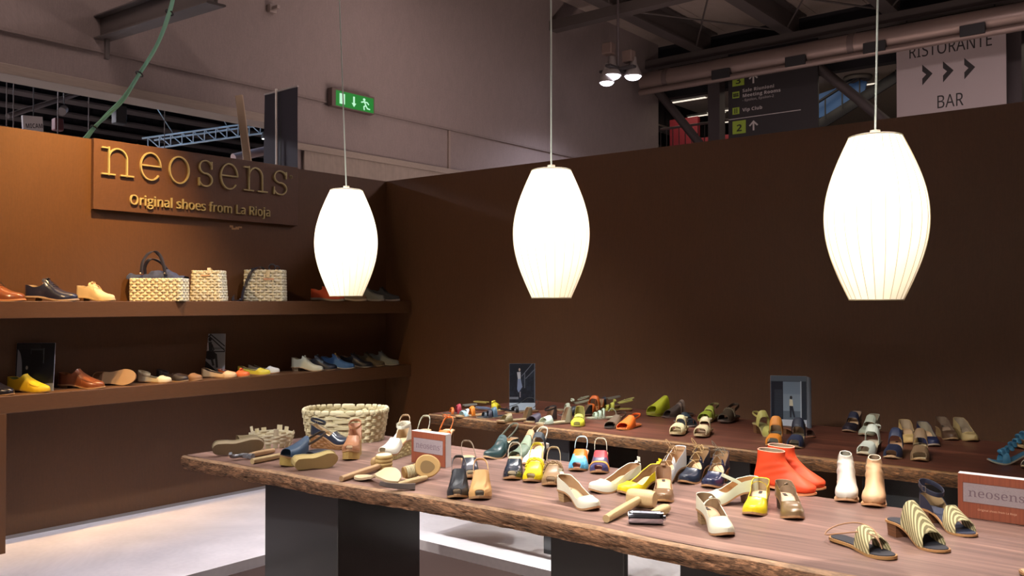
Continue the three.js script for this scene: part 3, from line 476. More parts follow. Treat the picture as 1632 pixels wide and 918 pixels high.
// the three pendant lamps
const PENDANTS = [
  [551, 301, 552, 472, 540, 'leftmost white cocoon pendant lamp in front of the wall shelves'],
  [882.5, 268, 875, 475, 882, 'middle white cocoon pendant lamp in front of the back wall'],
  [1399, 214, 1394, 478, 1403, 'rightmost and largest looking white cocoon pendant lamp below the restaurant sign'],
];
for (const [u0, v0, u1, v1, uc, label] of PENDANTS) {
  const zc = 2.72, top = onZ(u0, v0, zc), bot = onZ((u0 + u1) / 2, v1, zc), cordTop = onZ(uc, 0, zc), g = thing('pendant_lamp', label, 'lamp', bot, 0, undefined), H = top.y - bot.y - .008, R0 = .0725, R1 = .142;
  const prof = (t) => R0 + (R1 - R0) * Math.sin(PI * clamp(t, 0, 1)), pts = []; for (let i = 0; i <= 30; i++) pts.push([prof(i / 30), H * i / 30]);
  pts.push([R0 * .96, H + .003], [R0 * .6, H + .007], [.012, H + .011]);
  part('shade', lathe(pts, 48), new THREE.MeshPhysicalMaterial({ color: '#fbf7ea', roughness: .95, transmission: .5, thickness: 0, side: THREE.DoubleSide }), g);
  const rib = M('#c9b894', .7);
  for (let k = 0; k < 24; k++) { const a = k / 24 * 2 * PI; part('rib', tube(Array.from({ length: 9 }, (_, i) => { const t = i / 8, b = a + .06 * Math.sin(PI * t); return V((prof(t) + .0006) * Math.cos(b), H * t, (prof(t) + .0006) * Math.sin(b)); }), .0008, 24, 4), rib, g); }
  part('rim', [new THREE.TorusGeometry(R0, .002, 6, 40).rotateX(PI / 2), new THREE.TorusGeometry(R0, .002, 6, 40).rotateX(PI / 2).translate(0, H, 0)], M('#8f8468', .6), g);
  const sw = V((cordTop.x - top.x) / (cordTop.y - top.y), 1, (cordTop.z - top.z) / (cordTop.y - top.y));
  const c0 = V(0, H + .008, 0), c1 = c0.clone().addScaledVector(sw, BAR_Y - bot.y - H - .008);
  part('cord', rod(c0, c1, .0031, 8), M('#cfdbd4', .5), g); part('socket', [rod(V(0, H * .74, 0), V(0, H + .02, 0), .014, 14)], M('#d9d4c8', .5), g);
  const bulbY = H * .73; part('bulb', new THREE.SphereGeometry(.032, 18, 12).translate(0, bulbY, 0), new THREE.MeshStandardMaterial({ color: '#ffffff', emissive: 0xfff0d8, emissiveIntensity: 6 }), g);
  const L = new THREE.PointLight(0xfff4e4, PENDANT_CANDELA, 0, 2); L.position.set(bot.x, bot.y + bulbY, bot.z); L.castShadow = true; L.shadow.radius = 1.4; scene.add(L);
}
// ------------------------------------------------------------------ the shoes, one line each
// at: the point of the photograph where the toe meets the surface; a: heading (0 right, 90 towards the viewer, 180 left)
const NAVY = '#1c2536', BLACK = '#17181c', WHITE = '#e9e8da', MINT = '#c3d2c0', TAN = '#c99a66', YEL = '#dcc81f', ORG = '#e4561e', BRN = '#6f5542', CREAM = '#d6c79c', LIME = '#a6ad2a', TEAL = '#22393b', DKB = '#3a2a24', GREY = '#8f9088', TAUPE = '#8a7659', PATENT = { coat: .9, rough: .35 };
const peep = (c, extra = {}) => ({ n: 'vamp', b: [.46, .57, .46], f: [.985, .955, .985], c, puff: .001, off: .0022, ...extra });
const slingPeep = (c, o = {}) => ({ kind: 'band', c, hh: .056, t: .008, toe: 'round', bands: [peep(c, o.peep)], sling: { s: .49, h: .062, w: .009, ...(o.sl ?? {}) }, heel: '#9a7146', ...o });
const FT = { y: TT, group: 'heeled shoes on the front slab table' }, RT = { y: TT, group: 'sandals and low shoes on the rear slab table' };
const U = { y: 1.447, group: 'shoes on the upper wall shelf' }, LS = { y: .9, group: 'shoes on the lower wall shelf' };
const F = [
  // ---- front table, from the left end
  { ...FT, n: 'platform_sandal', at: [449, 745], a: 141, kind: 'band', c: '#33435c', L: .25, hh: .042, plat: .036, bot: 'wedge', heel: '#bba25c', bands: [{ n: 'vamp', b: [.5, .42, .5], f: [.9, .86, .9], c: '#3a5068', rough: .45, puff: .003 }], sling: { s: .48, h: .085, w: .012, c: '#4a4238' }, tab: 1, ins: '#22252e', label: 'blue glittery open-toe platform sandal with tall slingback on a thick ochre wooden sole' },
  { ...FT, n: 'platform_sandal', at: [540, 745], a: -20, lie: -1.4, kind: 'band', c: '#2a3140', L: .205, wide: 1.0, hh: .052, plat: .036, bot: 'wedge', heel: '#c6b27a', sole: '#c6b98a', t: .004, bands: [{ n: 'vamp', b: [.5, .42, .5], f: [.9, .86, .9], c: '#2d3545' }], label: 'ochre platform shoe lying on its side with its pale sole facing out' },
  { ...FT, n: 'platform_sandal', at: [421, 724], a: -4, lie: -1.2, kind: 'band', c: '#7b6a4a', L: .245, hh: .03, plat: .026, bot: 'wedge', heel: '#a3957a', sole: '#9d9174', t: .004, bands: [{ n: 'vamp', b: [.52, .46, .52], f: [.88, .84, .88], c: '#6f6246' }], label: 'flatform leaning on its side at the left table end with its grey olive sole showing' },
  { ...FT, n: 'wedge_sandal', at: [561, 716], a: 27, kind: 'pump', c: NAVY, ...PATENT, st: .6, hb: .05, lo: .02, hh: .062, plat: .02, bot: 'wedge', woven: .0022, rows: 5, heel: '#8d6136', ankle: { h: .068, w: .012 }, L: .235, lin: '#b59f7d', label: 'shiny navy ankle-strap shoe on a woven brown wedge before the big basket' },
  { ...FT, n: 'wedge_sandal', at: [558, 735], a: 97, kind: 'band', c: '#9a6a4a', rough: .4, hh: .075, plat: .034, bot: 'wedge', heel: '#b79a5a', bands: [peep('#9a6a4a', { rough: .38 })], cuff: { s1: .3, h: .066 }, ankle: { h: .068, w: .012, tilt: -.4 }, lin: '#b98f78', L: .235, label: 'brown peep-toe ankle-strap platform on a smooth ochre wooden sole' },
  { ...FT, n: 'wedge_sandal', at: [610, 735], a: 122, kind: 'band', c: '#dcdccb', rough: .4, hh: .07, plat: .022, bot: 'wedge', woven: .0026, rows: 5, cols: 26, heel: '#bcae7e', bands: [peep('#e2e2d4', { rough: .4 })], cuff: { s1: .3, h: .066 }, ankle: { h: .07, w: .018, tilt: -.2 }, lin: '#a98f6c', label: 'white peep-toe ankle-strap sandal on a straw woven wedge' },
  { ...FT, n: 'platform_sandal', at: [634, 721], a: 100, kind: 'band', c: '#b59a78', hh: .065, plat: .022, bot: 'wedge', heel: '#b3965a', bands: [{ b: [.66, .62, .66], f: [.92, .86, .92], c: '#e4e2d6' }, { b: [.42, .4, .42], f: [.52, .5, .52], c: '#8b7256' }], sling: { s: .45, h: .085, w: .012, buckle: 1 }, L: .24, label: 'tan slingback platform with white toe band half hidden behind the white woven wedge' },
  { ...FT, n: 'slingback', at: [667, 714], a: 100, ...slingPeep('#27343c', { sl: { h: .072, w: .012, c: '#b9bda6' } }), label: 'dark slingback with pale green strap rising behind the left small sign block' },
  { ...FT, n: 'slingback', at: [700, 714], a: 104, ...slingPeep('#d5601f', { sl: { h: .066, w: .012, c: '#d9722c' } }), bow: { s: .35, r: .02, c: '#cf5a1d' }, label: 'orange slingback with knotted straps behind the right end of the left sign block' },
  { ...FT, n: 'slingback', at: [731, 797], a: 90, ...slingPeep('#20242c', { rough: .42, peep: { rough: .45, wrinkle: .0036, b: [.4, .5, .4] }, sl: { h: .062, w: .014 } }), ins: '#c9a684', label: 'black wrinkled leather peep-toe slingback beside the tan one near the front edge' },
  { ...FT, n: 'slingback', at: [767, 799], a: 89, ...slingPeep('#cfa066', { peep: { wrinkle: .004, b: [.4, .5, .4] }, sl: { h: .055, w: .010, c: '#cf9f68' } }), wide: 1.06, ins: '#8b8069', label: 'honey tan crossed leather peep-toe slingback near the front edge' },
  { ...FT, n: 'slingback', at: [752, 765], a: 84, ...slingPeep('#1d2230', { ...PATENT, sl: { h: .066, w: .009, c: '#7a6a58', buckle: 1 } }), ins: '#d2b68a', label: 'shiny dark blue slingback with buckle just behind the black and tan pair' },
  { ...FT, n: 'slingback', at: [776, 733], a: 128, kind: 'pump', c: TEAL, coat: .5, rough: .35, hb: .02, lo: .02, st: .52, hh: .052, heel: '#2b2a2a', sole: '#b99b78', sling: { s: .42, h: .09, w: .010, c: '#6e7468', buckle: 1 }, bands: [{ b: [.5, .47, .5], f: [.56, .55, .56], c: '#33494b' }], label: 'dark teal closed-toe slingback heel seen from the side, leftmost of the rear row' },
  { ...FT, n: 'slingback', at: [816, 735], a: 128, kind: 'band', c: '#9c7f5d', hh: .052, bands: [{ b: [.5, .45, .6], f: [.62, .58, .74], c: '#7d8a74' }, { b: [.64, .6, .56], f: [.94, .86, .9], c: '#5f6d5c' }, { b: [.34, .36, .4], f: [.44, .44, .5], c: '#a98a64' }], sling: { s: .4, h: .085, w: .016, c: '#a98a66' }, label: 'tan and green strappy heel behind the navy patent slingback' },
  { ...FT, n: 'slingback', at: [818, 767], a: 92, ...slingPeep('#1f2a38', { coat: 1, rough: .25, sl: { h: .062, w: .008, c: '#a8a496' } }), bands: [peep('#1f2a38', { f: [.985, .94, .985], puff: .003 }), { n: 'toe_cap', b: [.8, .77, .8], f: [.985, .96, .985], c: '#182230', off: .0034, t: .001 }], ins: '#d0b890', label: 'glossy navy patent slingback with toe highlight beside the yellow braided one' },
  { ...FT, n: 'slingback', at: [843, 744], a: 108, kind: 'pump', c: '#e6e2d6', hb: .015, lo: .02, st: .62, hh: .052, cap: '#ece9dd', sling: { s: .42, h: .09, w: .013, c: '#d9d4c2' }, bands: [{ b: [.36, .36, .36], f: [.44, .44, .44], c: '#2b3036', off: .008 }], heel: '#2a2a2e', label: 'white slingback heel with dark straps behind the yellow braided slingback' },
  { ...FT, n: 'slingback', at: [848, 771], a: 96, ...slingPeep(YEL, { rough: .35, peep: { b: [.55, .58, .55], f: [.985, .94, .985] }, sl: { h: .066, w: .014, s: .5, c: '#d8c838' } }), braid: .56, ins: '#c4b28c', label: 'yellow braided peep-toe slingback with tall strap' },
  { ...FT, n: 'slingback', at: [880, 777], a: 92, ...slingPeep('#8a6f50', { rough: .38, peep: { b: [.55, .58, .55], f: [.985, .94, .985] }, sl: { h: .062, w: .010, s: .5, c: '#a99876' } }), braid: .56, ins: '#c0a078', label: 'brown braided peep-toe slingback next to the yellow braided one' },
  { ...FT, n: 'slingback', at: [921, 753], a: 95, ...slingPeep('#e07a22', {}), rough: .35, bands: [{ n: 'vamp', b: [.44, .54, .44], f: [.64, .74, .64], c: '#d86f1c', rough: .35, puff: .002 }, { b: [.5, .62, .72], f: [.78, .82, .92], c: '#62b2d4', rough: .3, off: .0038 }, { b: [.76, .78, .76], f: [.985, .94, .985], c: '#4fa3ca', rough: .3, off: .003 }], sling: { s: .45, h: .06, w: .008, c: '#b9d4d8', buckle: 1 }, ins: '#d8b0a0', label: 'slingback with orange vamp and sky blue crossed toe bands' },
  { ...FT, n: 'slingback', at: [956, 757], a: 91, ...slingPeep('#a23a44', {}), rough: .35, bands: [{ n: 'vamp', b: [.42, .53, .42], f: [.62, .7, .62], c: '#b04048', rough: .35, puff: .002 }, { b: [.52, .6, .66], f: [.8, .8, .84], c: '#4a4560', rough: .35, off: .0036 }, { b: [.74, .74, .74], f: [.8, .79, .8], c: '#e39a3a', off: .005 }, { b: [.8, .8, .8], f: [.985, .94, .985], c: '#3c3a62', rough: .3 }], sling: { s: .45, h: .06, w: .007, c: '#c8c2a8', buckle: 1 }, ins: '#d9aa9c', label: 'slingback with red vamp, orange stripe and purple toe band' },
  { ...FT, n: 'court_shoe', at: [953, 815], a: 52, kind: 'pump', c: '#d6d5c2', rough: .38, hb: .05, lo: .028, hh: .038, ruche: .0022, tab: 1, tag: 1, heel: '#b79a72', lin: '#a1815f', label: 'off-white elasticated court shoe pointing right near the front edge, left of the mallet' },
  { ...FT, n: 'court_shoe', at: [943, 787], a: 140, L: .25, kind: 'pump', c: '#d4d6c8', rough: .38, hb: .05, lo: .028, hh: .038, ruche: .0018, tab: 1, heel: '#b79a72', lin: '#9b7a58', label: 'off-white elasticated court shoe pointing left behind the yellow one' },
  { ...FT, n: 'court_shoe', at: [990, 790], a: 132, kind: 'pump', c: YEL, rough: .4, hb: .05, lo: .028, hh: .038, ruche: .002, tab: 1, tag: 1, heel: '#6f4d34', lin: '#8a6b48', label: 'yellow elasticated court shoe behind the wooden mallet head' },
  { ...FT, n: 'court_shoe', at: [1058, 804], a: 89, kind: 'pump', c: '#7d6248', rough: .3, coat: .4, hb: .052, lo: .028, hh: .042, tab: 1, tag: 1, heel: '#6f4d34', lin: '#8a6a52', ins: '#d9b488', sole: '#b8905f', label: 'brown court shoe seen toe-on to the right of the yellow court shoe' },
  { ...FT, n: 'lace_up_heel', at: [1041, 775], a: 122, kind: 'pump', c: '#cdd2d6', rough: .4, hb: .08, lo: .04, st: .66, tall: 1.1, hh: .05, laceup: 1, lace: '#a98a62', heel: '#a4845c', lin: '#a98868', label: 'white lace-up heel behind the brown court shoe' },
  { ...FT, n: 'lace_up_heel', at: [1091, 773], a: 112, kind: 'pump', c: NAVY, rough: .35, coat: .4, hb: .066, lo: .034, st: .66, tall: 1.05, hh: .05, laceup: 1, lace: '#a98e60', heel: '#9c8552', lin: '#8b7050', label: 'left one of two navy lace-up heels, with tan laces standing in a loop' },
  { ...FT, n: 'lace_up_heel', at: [1131, 780], a: 104, kind: 'pump', c: '#1b2340', rough: .3, coat: .6, hb: .066, lo: .034, st: .66, tall: 1.05, hh: .05, laceup: 1, lace: '#6a6456', heel: '#a88f58', lin: '#94785a', label: 'right one of two navy lace-up heels, with a glossy toe' },
  { ...FT, n: 'mary_jane', at: [1163, 858], a: 66, kind: 'pump', c: '#d6d7c4', rough: .35, coat: .2, hb: .048, lo: .034, st: .68, mary: .38, knot: 1, hh: .042, tag: 1, heel: '#a58a64', lin: '#80684c', ins: '#cfa886', label: 'cream bar-strap heel nearest the front edge with the strap knotted' },
  { ...FT, n: 'mary_jane', at: [1114, 805], a: 157, kind: 'pump', c: '#cfd5be', rough: .35, hb: .048, lo: .036, st: .68, open: 1, hh: .042, heel: '#8d6c44', lin: '#a3794c', label: 'cream bar-strap heel in profile with its strap standing open' },
  { ...FT, n: 'mary_jane', at: [1201, 825], a: 97, kind: 'pump', c: YEL, rough: .35, coat: .2, hb: .048, lo: .032, st: .66, mary: .36, hh: .042, tag: 1, heel: '#4e382a', lin: '#9b8664', ins: '#d2b595', label: 'yellow bar-strap heel beside the brown one' },
  { ...FT, n: 'mary_jane', at: [1271, 831], a: 76, kind: 'pump', c: '#7b6547', rough: .3, coat: .7, hb: .048, lo: .034, st: .68, mary: .38, knot: 1, hh: .042, tag: 1, heel: '#4e382a', lin: '#86705a', ins: '#d3b69c', label: 'glossy brown bar-strap heel with knotted strap' },
  { ...FT, n: 'ankle_boot', cat: 'boot', at: [1301, 790], a: 22, kind: 'boot', c: '#d9481f', rough: .6, L: .262, hh: .012, sole: '#d28a5e', heel: '#d28a5e', edge: '#e7a58c', lin: '#8f7f68', shaft: .138, label: 'nearer of two bright orange ankle boots' },
  { ...FT, n: 'ankle_boot', cat: 'boot', at: [1316, 781], a: 20, kind: 'boot', c: '#d84a22', rough: .6, L: .262, hh: .012, sole: '#d28a5e', heel: '#d28a5e', edge: '#e7a58c', lin: '#8f7f68', shaft: .14, label: 'farther orange ankle boot, mostly behind its mate' },
  { ...FT, n: 'ankle_boot', cat: 'boot', at: [1352, 803], a: 87, kind: 'boot', c: '#cfcdc4', rough: .5, L: .25, hh: .034, shaft: .118, sb: .52, sole: '#c9a07a', edge: '#e2ded0', lin: '#8f8a7c', crease: .0014, zip: 1, heel: '#b08a60', label: 'white suede ankle boot seen from the toe, left of the nude one' },
  { ...FT, n: 'ankle_boot', cat: 'boot', at: [1394, 811], a: 90, kind: 'boot', c: '#cda47c', rough: .5, L: .25, hh: .034, shaft: .118, sb: .52, sole: '#c9986c', edge: '#e2d4bc', lin: '#8f7a62', crease: .0014, zip: 1, heel: '#b08a60', label: 'nude beige ankle boot seen from the toe, right of the white one' },
  { ...FT, n: 'thong_sandal', cat: 'sandal', at: [1427, 893], a: 41, kind: 'band', tall: .95, c: '#8b7f52', L: .245, hh: .006, spring: .004, t: .009, sole: '#a27b4c', ins: '#20222c', bands: [{ n: 'vamp', mat: CHEV, b: [.48, .5, .52], f: [.78, .72, .8], puff: .004 }], ties: [[[.8, .006, .0], [.72, .035, -.004], [.6, .05, -.02], [.3, .052, -.036], [.05, .035, -.03], [-.06, .018, -.008], [.02, .008, .036], [.3, .028, .042], [.6, .046, .02], [.74, .034, .004], [.8, .006, 0]]], tieC: '#a07a5c', label: 'flat chevron thong sandal with a thin leather ankle loop at the right front' },
  { ...FT, n: 'mule', cat: 'sandal', at: [1511, 882], a: 46, kind: 'band', c: '#8b7f52', L: .25, hh: .042, t: .007, spring: .004, sole: '#a87d50', ins: '#22242e', heel: '#7a5236', bands: [{ n: 'vamp', mat: CHEV, b: [.34, .38, .34], f: [.8, .74, .8], puff: .008 }], tag2: 1, label: 'chevron striped open-toe mule on a low stacked heel' },
  { ...FT, n: 'ankle_strap_sandal', cat: 'sandal', at: [1554, 857], a: 49, kind: 'band', c: '#23283a', L: .245, hh: .042, t: .007, spring: .004, sole: '#a87d50', ins: '#2a3148', heel: '#7a5236', bands: [{ n: 'vamp', mat: CHEV, b: [.58, .55, .58], f: [.86, .8, .86], puff: .004 }], cuff: { s1: .36, h: .045, c: '#20263a' }, ankle: { h: .07, w: .016, rx: .046, rz: .034, tilt: -.35, stay: 1 }, lin: '#a58a64', label: 'chevron sandal with a dark ankle strap behind the striped mule' },
  { ...FT, n: 'sandal', cat: 'sandal', at: [1626, 917], a: 172, kind: 'band', c: '#8fb9cf', hh: .02, bands: [{ n: 'vamp', b: [.55, .56, .55], f: [.93, .88, .93], c: '#92bcd2' }], label: 'pale blue sandal toe cut by the bottom right picture corner' },
  // ---- rear table, left to right
  { ...RT, n: 'sandal', cat: 'sandal', at: [705, 661], a: 168, kind: 'band', c: '#a83a44', hh: .006, spring: .003, ins: '#4a3a34', bands: [{ b: [.46, .48, .46], f: [.6, .58, .6], c: '#b03c4a', puff: .004 }, { b: [.68, .68, .7], f: [.76, .74, .78], c: '#d9702c', puff: .002 }], sling: { s: .38, h: .05, w: .010, c: '#85857e' }, label: 'sandal with a red and an orange band at the left end of the rear table' },
  { ...RT, n: 'sandal', cat: 'sandal', at: [726, 665], a: 164, kind: 'band', c: '#df7d26', hh: .006, spring: .003, ins: '#a98d68', bands: [{ b: [.48, .48, .46], f: [.6, .58, .58], c: '#e0822a', puff: .005 }, { b: [.66, .62, .7], f: [.72, .69, .76], c: '#b7d3dc' }, { b: [.72, .74, .66], f: [.84, .82, .78], c: '#8fb4c4' }], sling: { s: .38, h: .035, w: .014, c: '#6d7590' }, label: 'sandal with an orange arch band and light blue toe straps' },
  { ...RT, n: 'sandal', cat: 'sandal', at: [760, 667], a: 166, kind: 'band', c: '#2d3a48', hh: .006, spring: .003, sole: '#8b7a64', ins: '#22262e', bands: [{ b: [.44, .46, .44], f: [.58, .58, .56], c: '#4d6678', puff: .005 }, { b: [.58, .6, .6], f: [.7, .68, .72], c: '#33323e', puff: .003 }, { b: [.74, .74, .76], f: [.82, .8, .84], c: '#27303a' }], sling: { s: .36, h: .03, w: .008, c: '#1c1e22' }, label: 'navy multi-band flat sandal third from the left end of the rear table' },
  { ...RT, n: 'sandal', cat: 'sandal', at: [806, 655], a: 20, kind: 'band', c: '#d6c428', hh: .006, ins: '#b9ab70', bands: [{ b: [.62, .58, .62], f: [.8, .78, .8], c: '#d6c62a', puff: .008 }], bow: { s: .62, r: .028, c: '#d8c92e' }, sling: { s: .42, h: .045, w: .006, c: '#b9ab58' }, label: 'sandal with a yellow puffed toe bow left of the first poster' },
  { ...RT, n: 'sandal', cat: 'sandal', at: [806, 659], a: 158, kind: 'band', c: '#15161a', hh: .006, ins: '#5a4a3c', bands: [{ b: [.66, .64, .66], f: [.76, .74, .76], c: '#141518' }], tieC: '#101114', tieR: .0022, ties: [[[.7, .02, .02], [.9, .012, .07], [.45, .05, .05], [.2, .085, .03], [0, .06, -.02], [.2, .02, -.04]]], label: 'flat sandal with thin black cords in front of the first poster' },
  { ...RT, n: 'sandal', cat: 'sandal', at: [792, 673], a: 161, kind: 'band', c: TAUPE, hh: .006, spring: .003, ins: '#9a8664', bands: [{ b: [.6, .6, .66], f: [.74, .74, .84], c: '#958766', puff: .003 }, { b: [.68, .62, .6], f: [.84, .76, .76], c: '#857753', off: .0034 }], cuff: { s1: .22, h: .07, c: '#8f7f62' }, lin: '#a08262', label: 'taupe crossed-band flat sandal with a tall heel cup' },
  { ...RT, n: 'sandal', cat: 'sandal', at: [837, 675], a: 146, kind: 'band', c: '#46404e', hh: .006, spring: .003, ins: '#a38a68', bands: [{ b: [.56, .56, .6], f: [.72, .72, .8], c: '#4b4252', puff: .003 }, { b: [.66, .62, .58], f: [.84, .78, .76], c: '#544b58', off: .0034 }], cuff: { s1: .24, h: .075, c: '#4a3c3e' }, ankle: { h: .07, w: .01, c: '#2a2426' }, lin: '#9a7a62', label: 'purple grey flat sandal with dark ankle strap below the first poster' },
  { ...RT, n: 'sandal', cat: 'sandal', at: [855, 677], a: 158, kind: 'band', c: MINT, hh: .006, spring: .003, ins: '#b3a485', sole: '#a08f74', bands: [{ b: [.58, .6, .64], f: [.74, .72, .84], c: '#cfdccb', puff: .003 }, { b: [.66, .62, .58], f: [.86, .78, .76], c: '#c8d8c6', off: .0036 }], cuff: { s1: .24, h: .085, c: '#a39c86' }, lin: '#a78a70', label: 'mint crossed-band sandal with a tall grey heel cuff' },
  { ...RT, n: 'sandal', cat: 'sandal', at: [890, 664], a: 162, kind: 'band', c: '#191b20', hh: .008, sole: '#8a6a62', ins: '#3a3230', bands: [{ b: [.5, .5, .5], f: [.66, .66, .68], c: '#1b1d22', puff: .004 }, { b: [.68, .68, .7], f: [.82, .8, .84], c: '#22242a' }], cuff: { s1: .26, h: .055, c: '#2a2624' }, label: 'black two-band sandal behind the yellow cuffed one' },
  { ...RT, n: 'sandal', cat: 'sandal', at: [886, 655], a: 170, kind: 'band', c: '#b9c0aa', hh: .006, ins: '#8a7f68', bands: [{ b: [.6, .6, .6], f: [.72, .7, .72], c: '#bcc4ae', puff: .004 }], bow: { s: .5, r: .032, c: '#b5bda6' }, sling: { s: .45, h: .06, w: .008, c: '#aab29c' }, ankle: { h: .075, w: .006, c: '#aeb69e' }, label: 'pale grey green ribbon sandal behind the black two-band one' },
  { ...RT, n: 'sandal', cat: 'sandal', at: [921, 681], a: 93, kind: 'band', c: '#d3cf34', hh: .008, ins: '#a89c58', sole: '#a39a3a', bands: [{ n: 'vamp', b: [.66, .66, .66], f: [.97, .95, .97], c: '#d6d13a', puff: .004 }, { b: [.5, .5, .5], f: [.6, .6, .6], c: '#b6b455', puff: .003 }], cuff: { s1: .26, h: .085, c: '#b5a95a' }, lin: '#98904e', label: 'bright yellow toe-on flat sandal with tall heel cuff at the rear table edge' },
  { ...RT, n: 'sandal', cat: 'sandal', at: [932, 659], a: 120, kind: 'band', c: '#cf6424', hh: .02, ins: '#b57a44', bands: [{ b: [.4, .4, .4], f: [.52, .5, .52], c: '#d26a28', off: .014, puff: .004 }, { b: [.62, .62, .62], f: [.8, .78, .8], c: '#c8601f', puff: .004 }], bow: { s: .42, r: .024, c: '#c95c1e' }, cuff: { s1: .2, h: .05, c: '#b35a24' }, label: 'orange knotted sandal behind the bright yellow cuffed sandal' },
  { ...RT, n: 'sandal', cat: 'sandal', at: [935, 668], a: 168, kind: 'band', c: '#b9cdb4', hh: .006, spring: .003, ins: '#b4b094', sole: '#a79c84', bands: [{ b: [.52, .5, .52], f: [.58, .56, .58], c: '#c6d8c2', puff: .006 }, { b: [.62, .6, .62], f: [.69, .67, .7], c: '#c0d3bd', puff: .004 }, { b: [.73, .72, .74], f: [.8, .78, .82], c: '#bccfb8', puff: .002 }], ties: [[[.35, .03, .036], [.25, .05, .04], [.15, .03, .03], [.14, .0, .028]]], tieC: '#b7c4a8', label: 'mint green flat sandal with three slim arched straps' },
  { ...RT, n: 'sandal', cat: 'sandal', at: [954, 655], a: 172, kind: 'band', c: '#b5b548', hh: .008, ins: '#a59a4a', bands: [{ b: [.56, .54, .56], f: [.66, .64, .66], c: '#bfbf4e', puff: .004 }, { b: [.72, .7, .74], f: [.8, .78, .82], c: '#b3b344' }], bow: { s: .52, r: .028, c: '#c0c15a' }, sling: { s: .42, h: .06, w: .006, c: '#b9ba60' }, ankle: { h: .06, w: .005, c: '#c5c478', rx: .055 }, label: 'yellow green strappy sandal tied high, behind the mint strapped one' },
  { ...RT, n: 'sandal', cat: 'sandal', at: [937, 652], a: 165, kind: 'band', c: '#23212c', hh: .02, ins: '#3c3230', bands: [{ b: [.46, .46, .46], f: [.62, .6, .62], c: '#25232e', puff: .005 }], sling: { s: .4, h: .06, w: .01, c: '#8a8478' }, label: 'dark sandal with a grey heel strap at the back of the rear table' },
  { ...RT, n: 'slingback_sandal', cat: 'sandal', at: [970, 684], a: 113, kind: 'band', c: '#5b4836', hh: .008, sole: '#4a3d36', ins: '#2c2622', bands: [{ n: 'vamp', b: [.42, .46, .42], f: [.9, .8, .9], c: '#5d4b39', puff: .003 }], sling: { s: .44, h: .058, w: .012, c: '#57473a' }, label: 'dark brown wide-band sandal with heel strap, left of the orange one' },
  { ...RT, n: 'slingback_sandal', cat: 'sandal', at: [989, 686], a: 117, kind: 'band', c: '#e06a1f', hh: .008, sole: '#c97a3a', ins: '#b2562a', bands: [{ n: 'vamp', b: [.4, .44, .4], f: [.9, .8, .9], c: '#e2691c', puff: .004 }], sling: { s: .42, h: .058, w: .013, c: '#dc6526' }, label: 'bright orange wide-band sandal with heel strap' },
  { ...RT, n: 'slide_sandal', cat: 'sandal', at: [1034, 664], a: 132, kind: 'band', c: LIME, hh: .018, plat: .014, bot: 'wedge', heel: '#a8a63a', sole: '#a6a340', ins: '#8f8a3a', bands: [{ n: 'vamp', b: [.32, .34, .32], f: [.9, .8, .9], c: '#abb026', puff: .006, off: .004 }], tall: 1.15, print: '#4c4c26', L: .25, label: 'lime green slide with a dark printed patch on the instep' },
  { ...RT, n: 'slide_sandal', cat: 'sandal', at: [1057, 666], a: 145, kind: 'band', c: DKB, hh: .012, sole: '#6e5a52', ins: '#3a2e2a', bands: [{ n: 'vamp', b: [.36, .36, .36], f: [.88, .8, .88], c: '#3e302a', puff: .004 }, { b: [.36, .36, .36], f: [.42, .42, .42], c: '#6d5c50', off: .007 }, { b: [.46, .46, .46], f: [.51, .51, .51], c: '#6d5c50', off: .007 }], tall: 1.1, label: 'dark brown slide with metallic straps beside the lime slide' },
  { ...RT, n: 'sandal', cat: 'sandal', at: [1077, 696], a: 102, kind: 'band', c: CREAM, hh: .02, plat: .008, t: .011, sole: '#b9a67c', ins: '#a08c66', bands: [{ b: [.62, .64, .62], f: [.9, .84, .9], c: '#d4c599', puff: .002 }, { b: [.34, .4, .34], f: [.46, .5, .46], c: '#cdbd90', puff: .006 }], sling: { s: .36, h: .05, w: .013, c: '#b4b194' }, label: 'cream two-band sandal, left one of the pair at the rear table edge' },
  { ...RT, n: 'sandal', cat: 'sandal', at: [1116, 699], a: 101, kind: 'band', c: '#cfbe92', hh: .02, plat: .008, t: .011, sole: '#b49f78', ins: '#94785c', bands: [{ b: [.62, .64, .62], f: [.9, .84, .9], c: '#cbb990', puff: .002 }, { b: [.34, .4, .34], f: [.48, .52, .48], c: '#d2c29a', puff: .006 }], sling: { s: .36, h: .05, w: .013, c: '#c4b694' }, label: 'cream two-band sandal, right one of the pair at the rear table edge' },
  { ...RT, n: 'sandal', cat: 'sandal', at: [1108, 681], a: 60, kind: 'band', c: '#20272c', hh: .008, sole: '#7a6a60', ins: '#2c2a2a', bands: [{ b: [.4, .44, .4], f: [.62, .6, .62], c: '#27323a', puff: .004 }, { b: [.66, .68, .66], f: [.86, .8, .86], c: '#1d2226' }], label: 'black band sandal between and behind the two cream ones' },
  { ...RT, n: 'sandal', cat: 'sandal', at: [1119, 675], a: 112, kind: 'band', c: '#9aa63c', hh: .02, plat: .008, t: .012, sole: '#a99a58', ins: '#7d7a3c', bands: [{ b: [.6, .62, .6], f: [.86, .8, .86], c: '#9fb03a', puff: .003 }, { b: [.42, .44, .42], f: [.56, .57, .56], c: '#aab84a', puff: .005 }], sling: { s: .36, h: .07, w: .014, c: '#8f8a5c' }, label: 'lime green banded sandal behind the right cream sandal' },
  { ...RT, n: 'sandal', cat: 'sandal', at: [1151, 676], a: 112, kind: 'band', c: '#42352a', hh: .022, plat: .01, t: .01, sole: '#5d4f46', ins: '#3a302a', bands: [{ n: 'vamp', b: [.52, .54, .52], f: [.9, .84, .9], c: '#453a2c', puff: .003 }], braid: .54, braidC: '#5f5440', sling: { s: .42, h: .07, w: .02, c: '#5a4e42' }, label: 'dark brown braided sandal with wide heel strap, right of the lime banded one' },
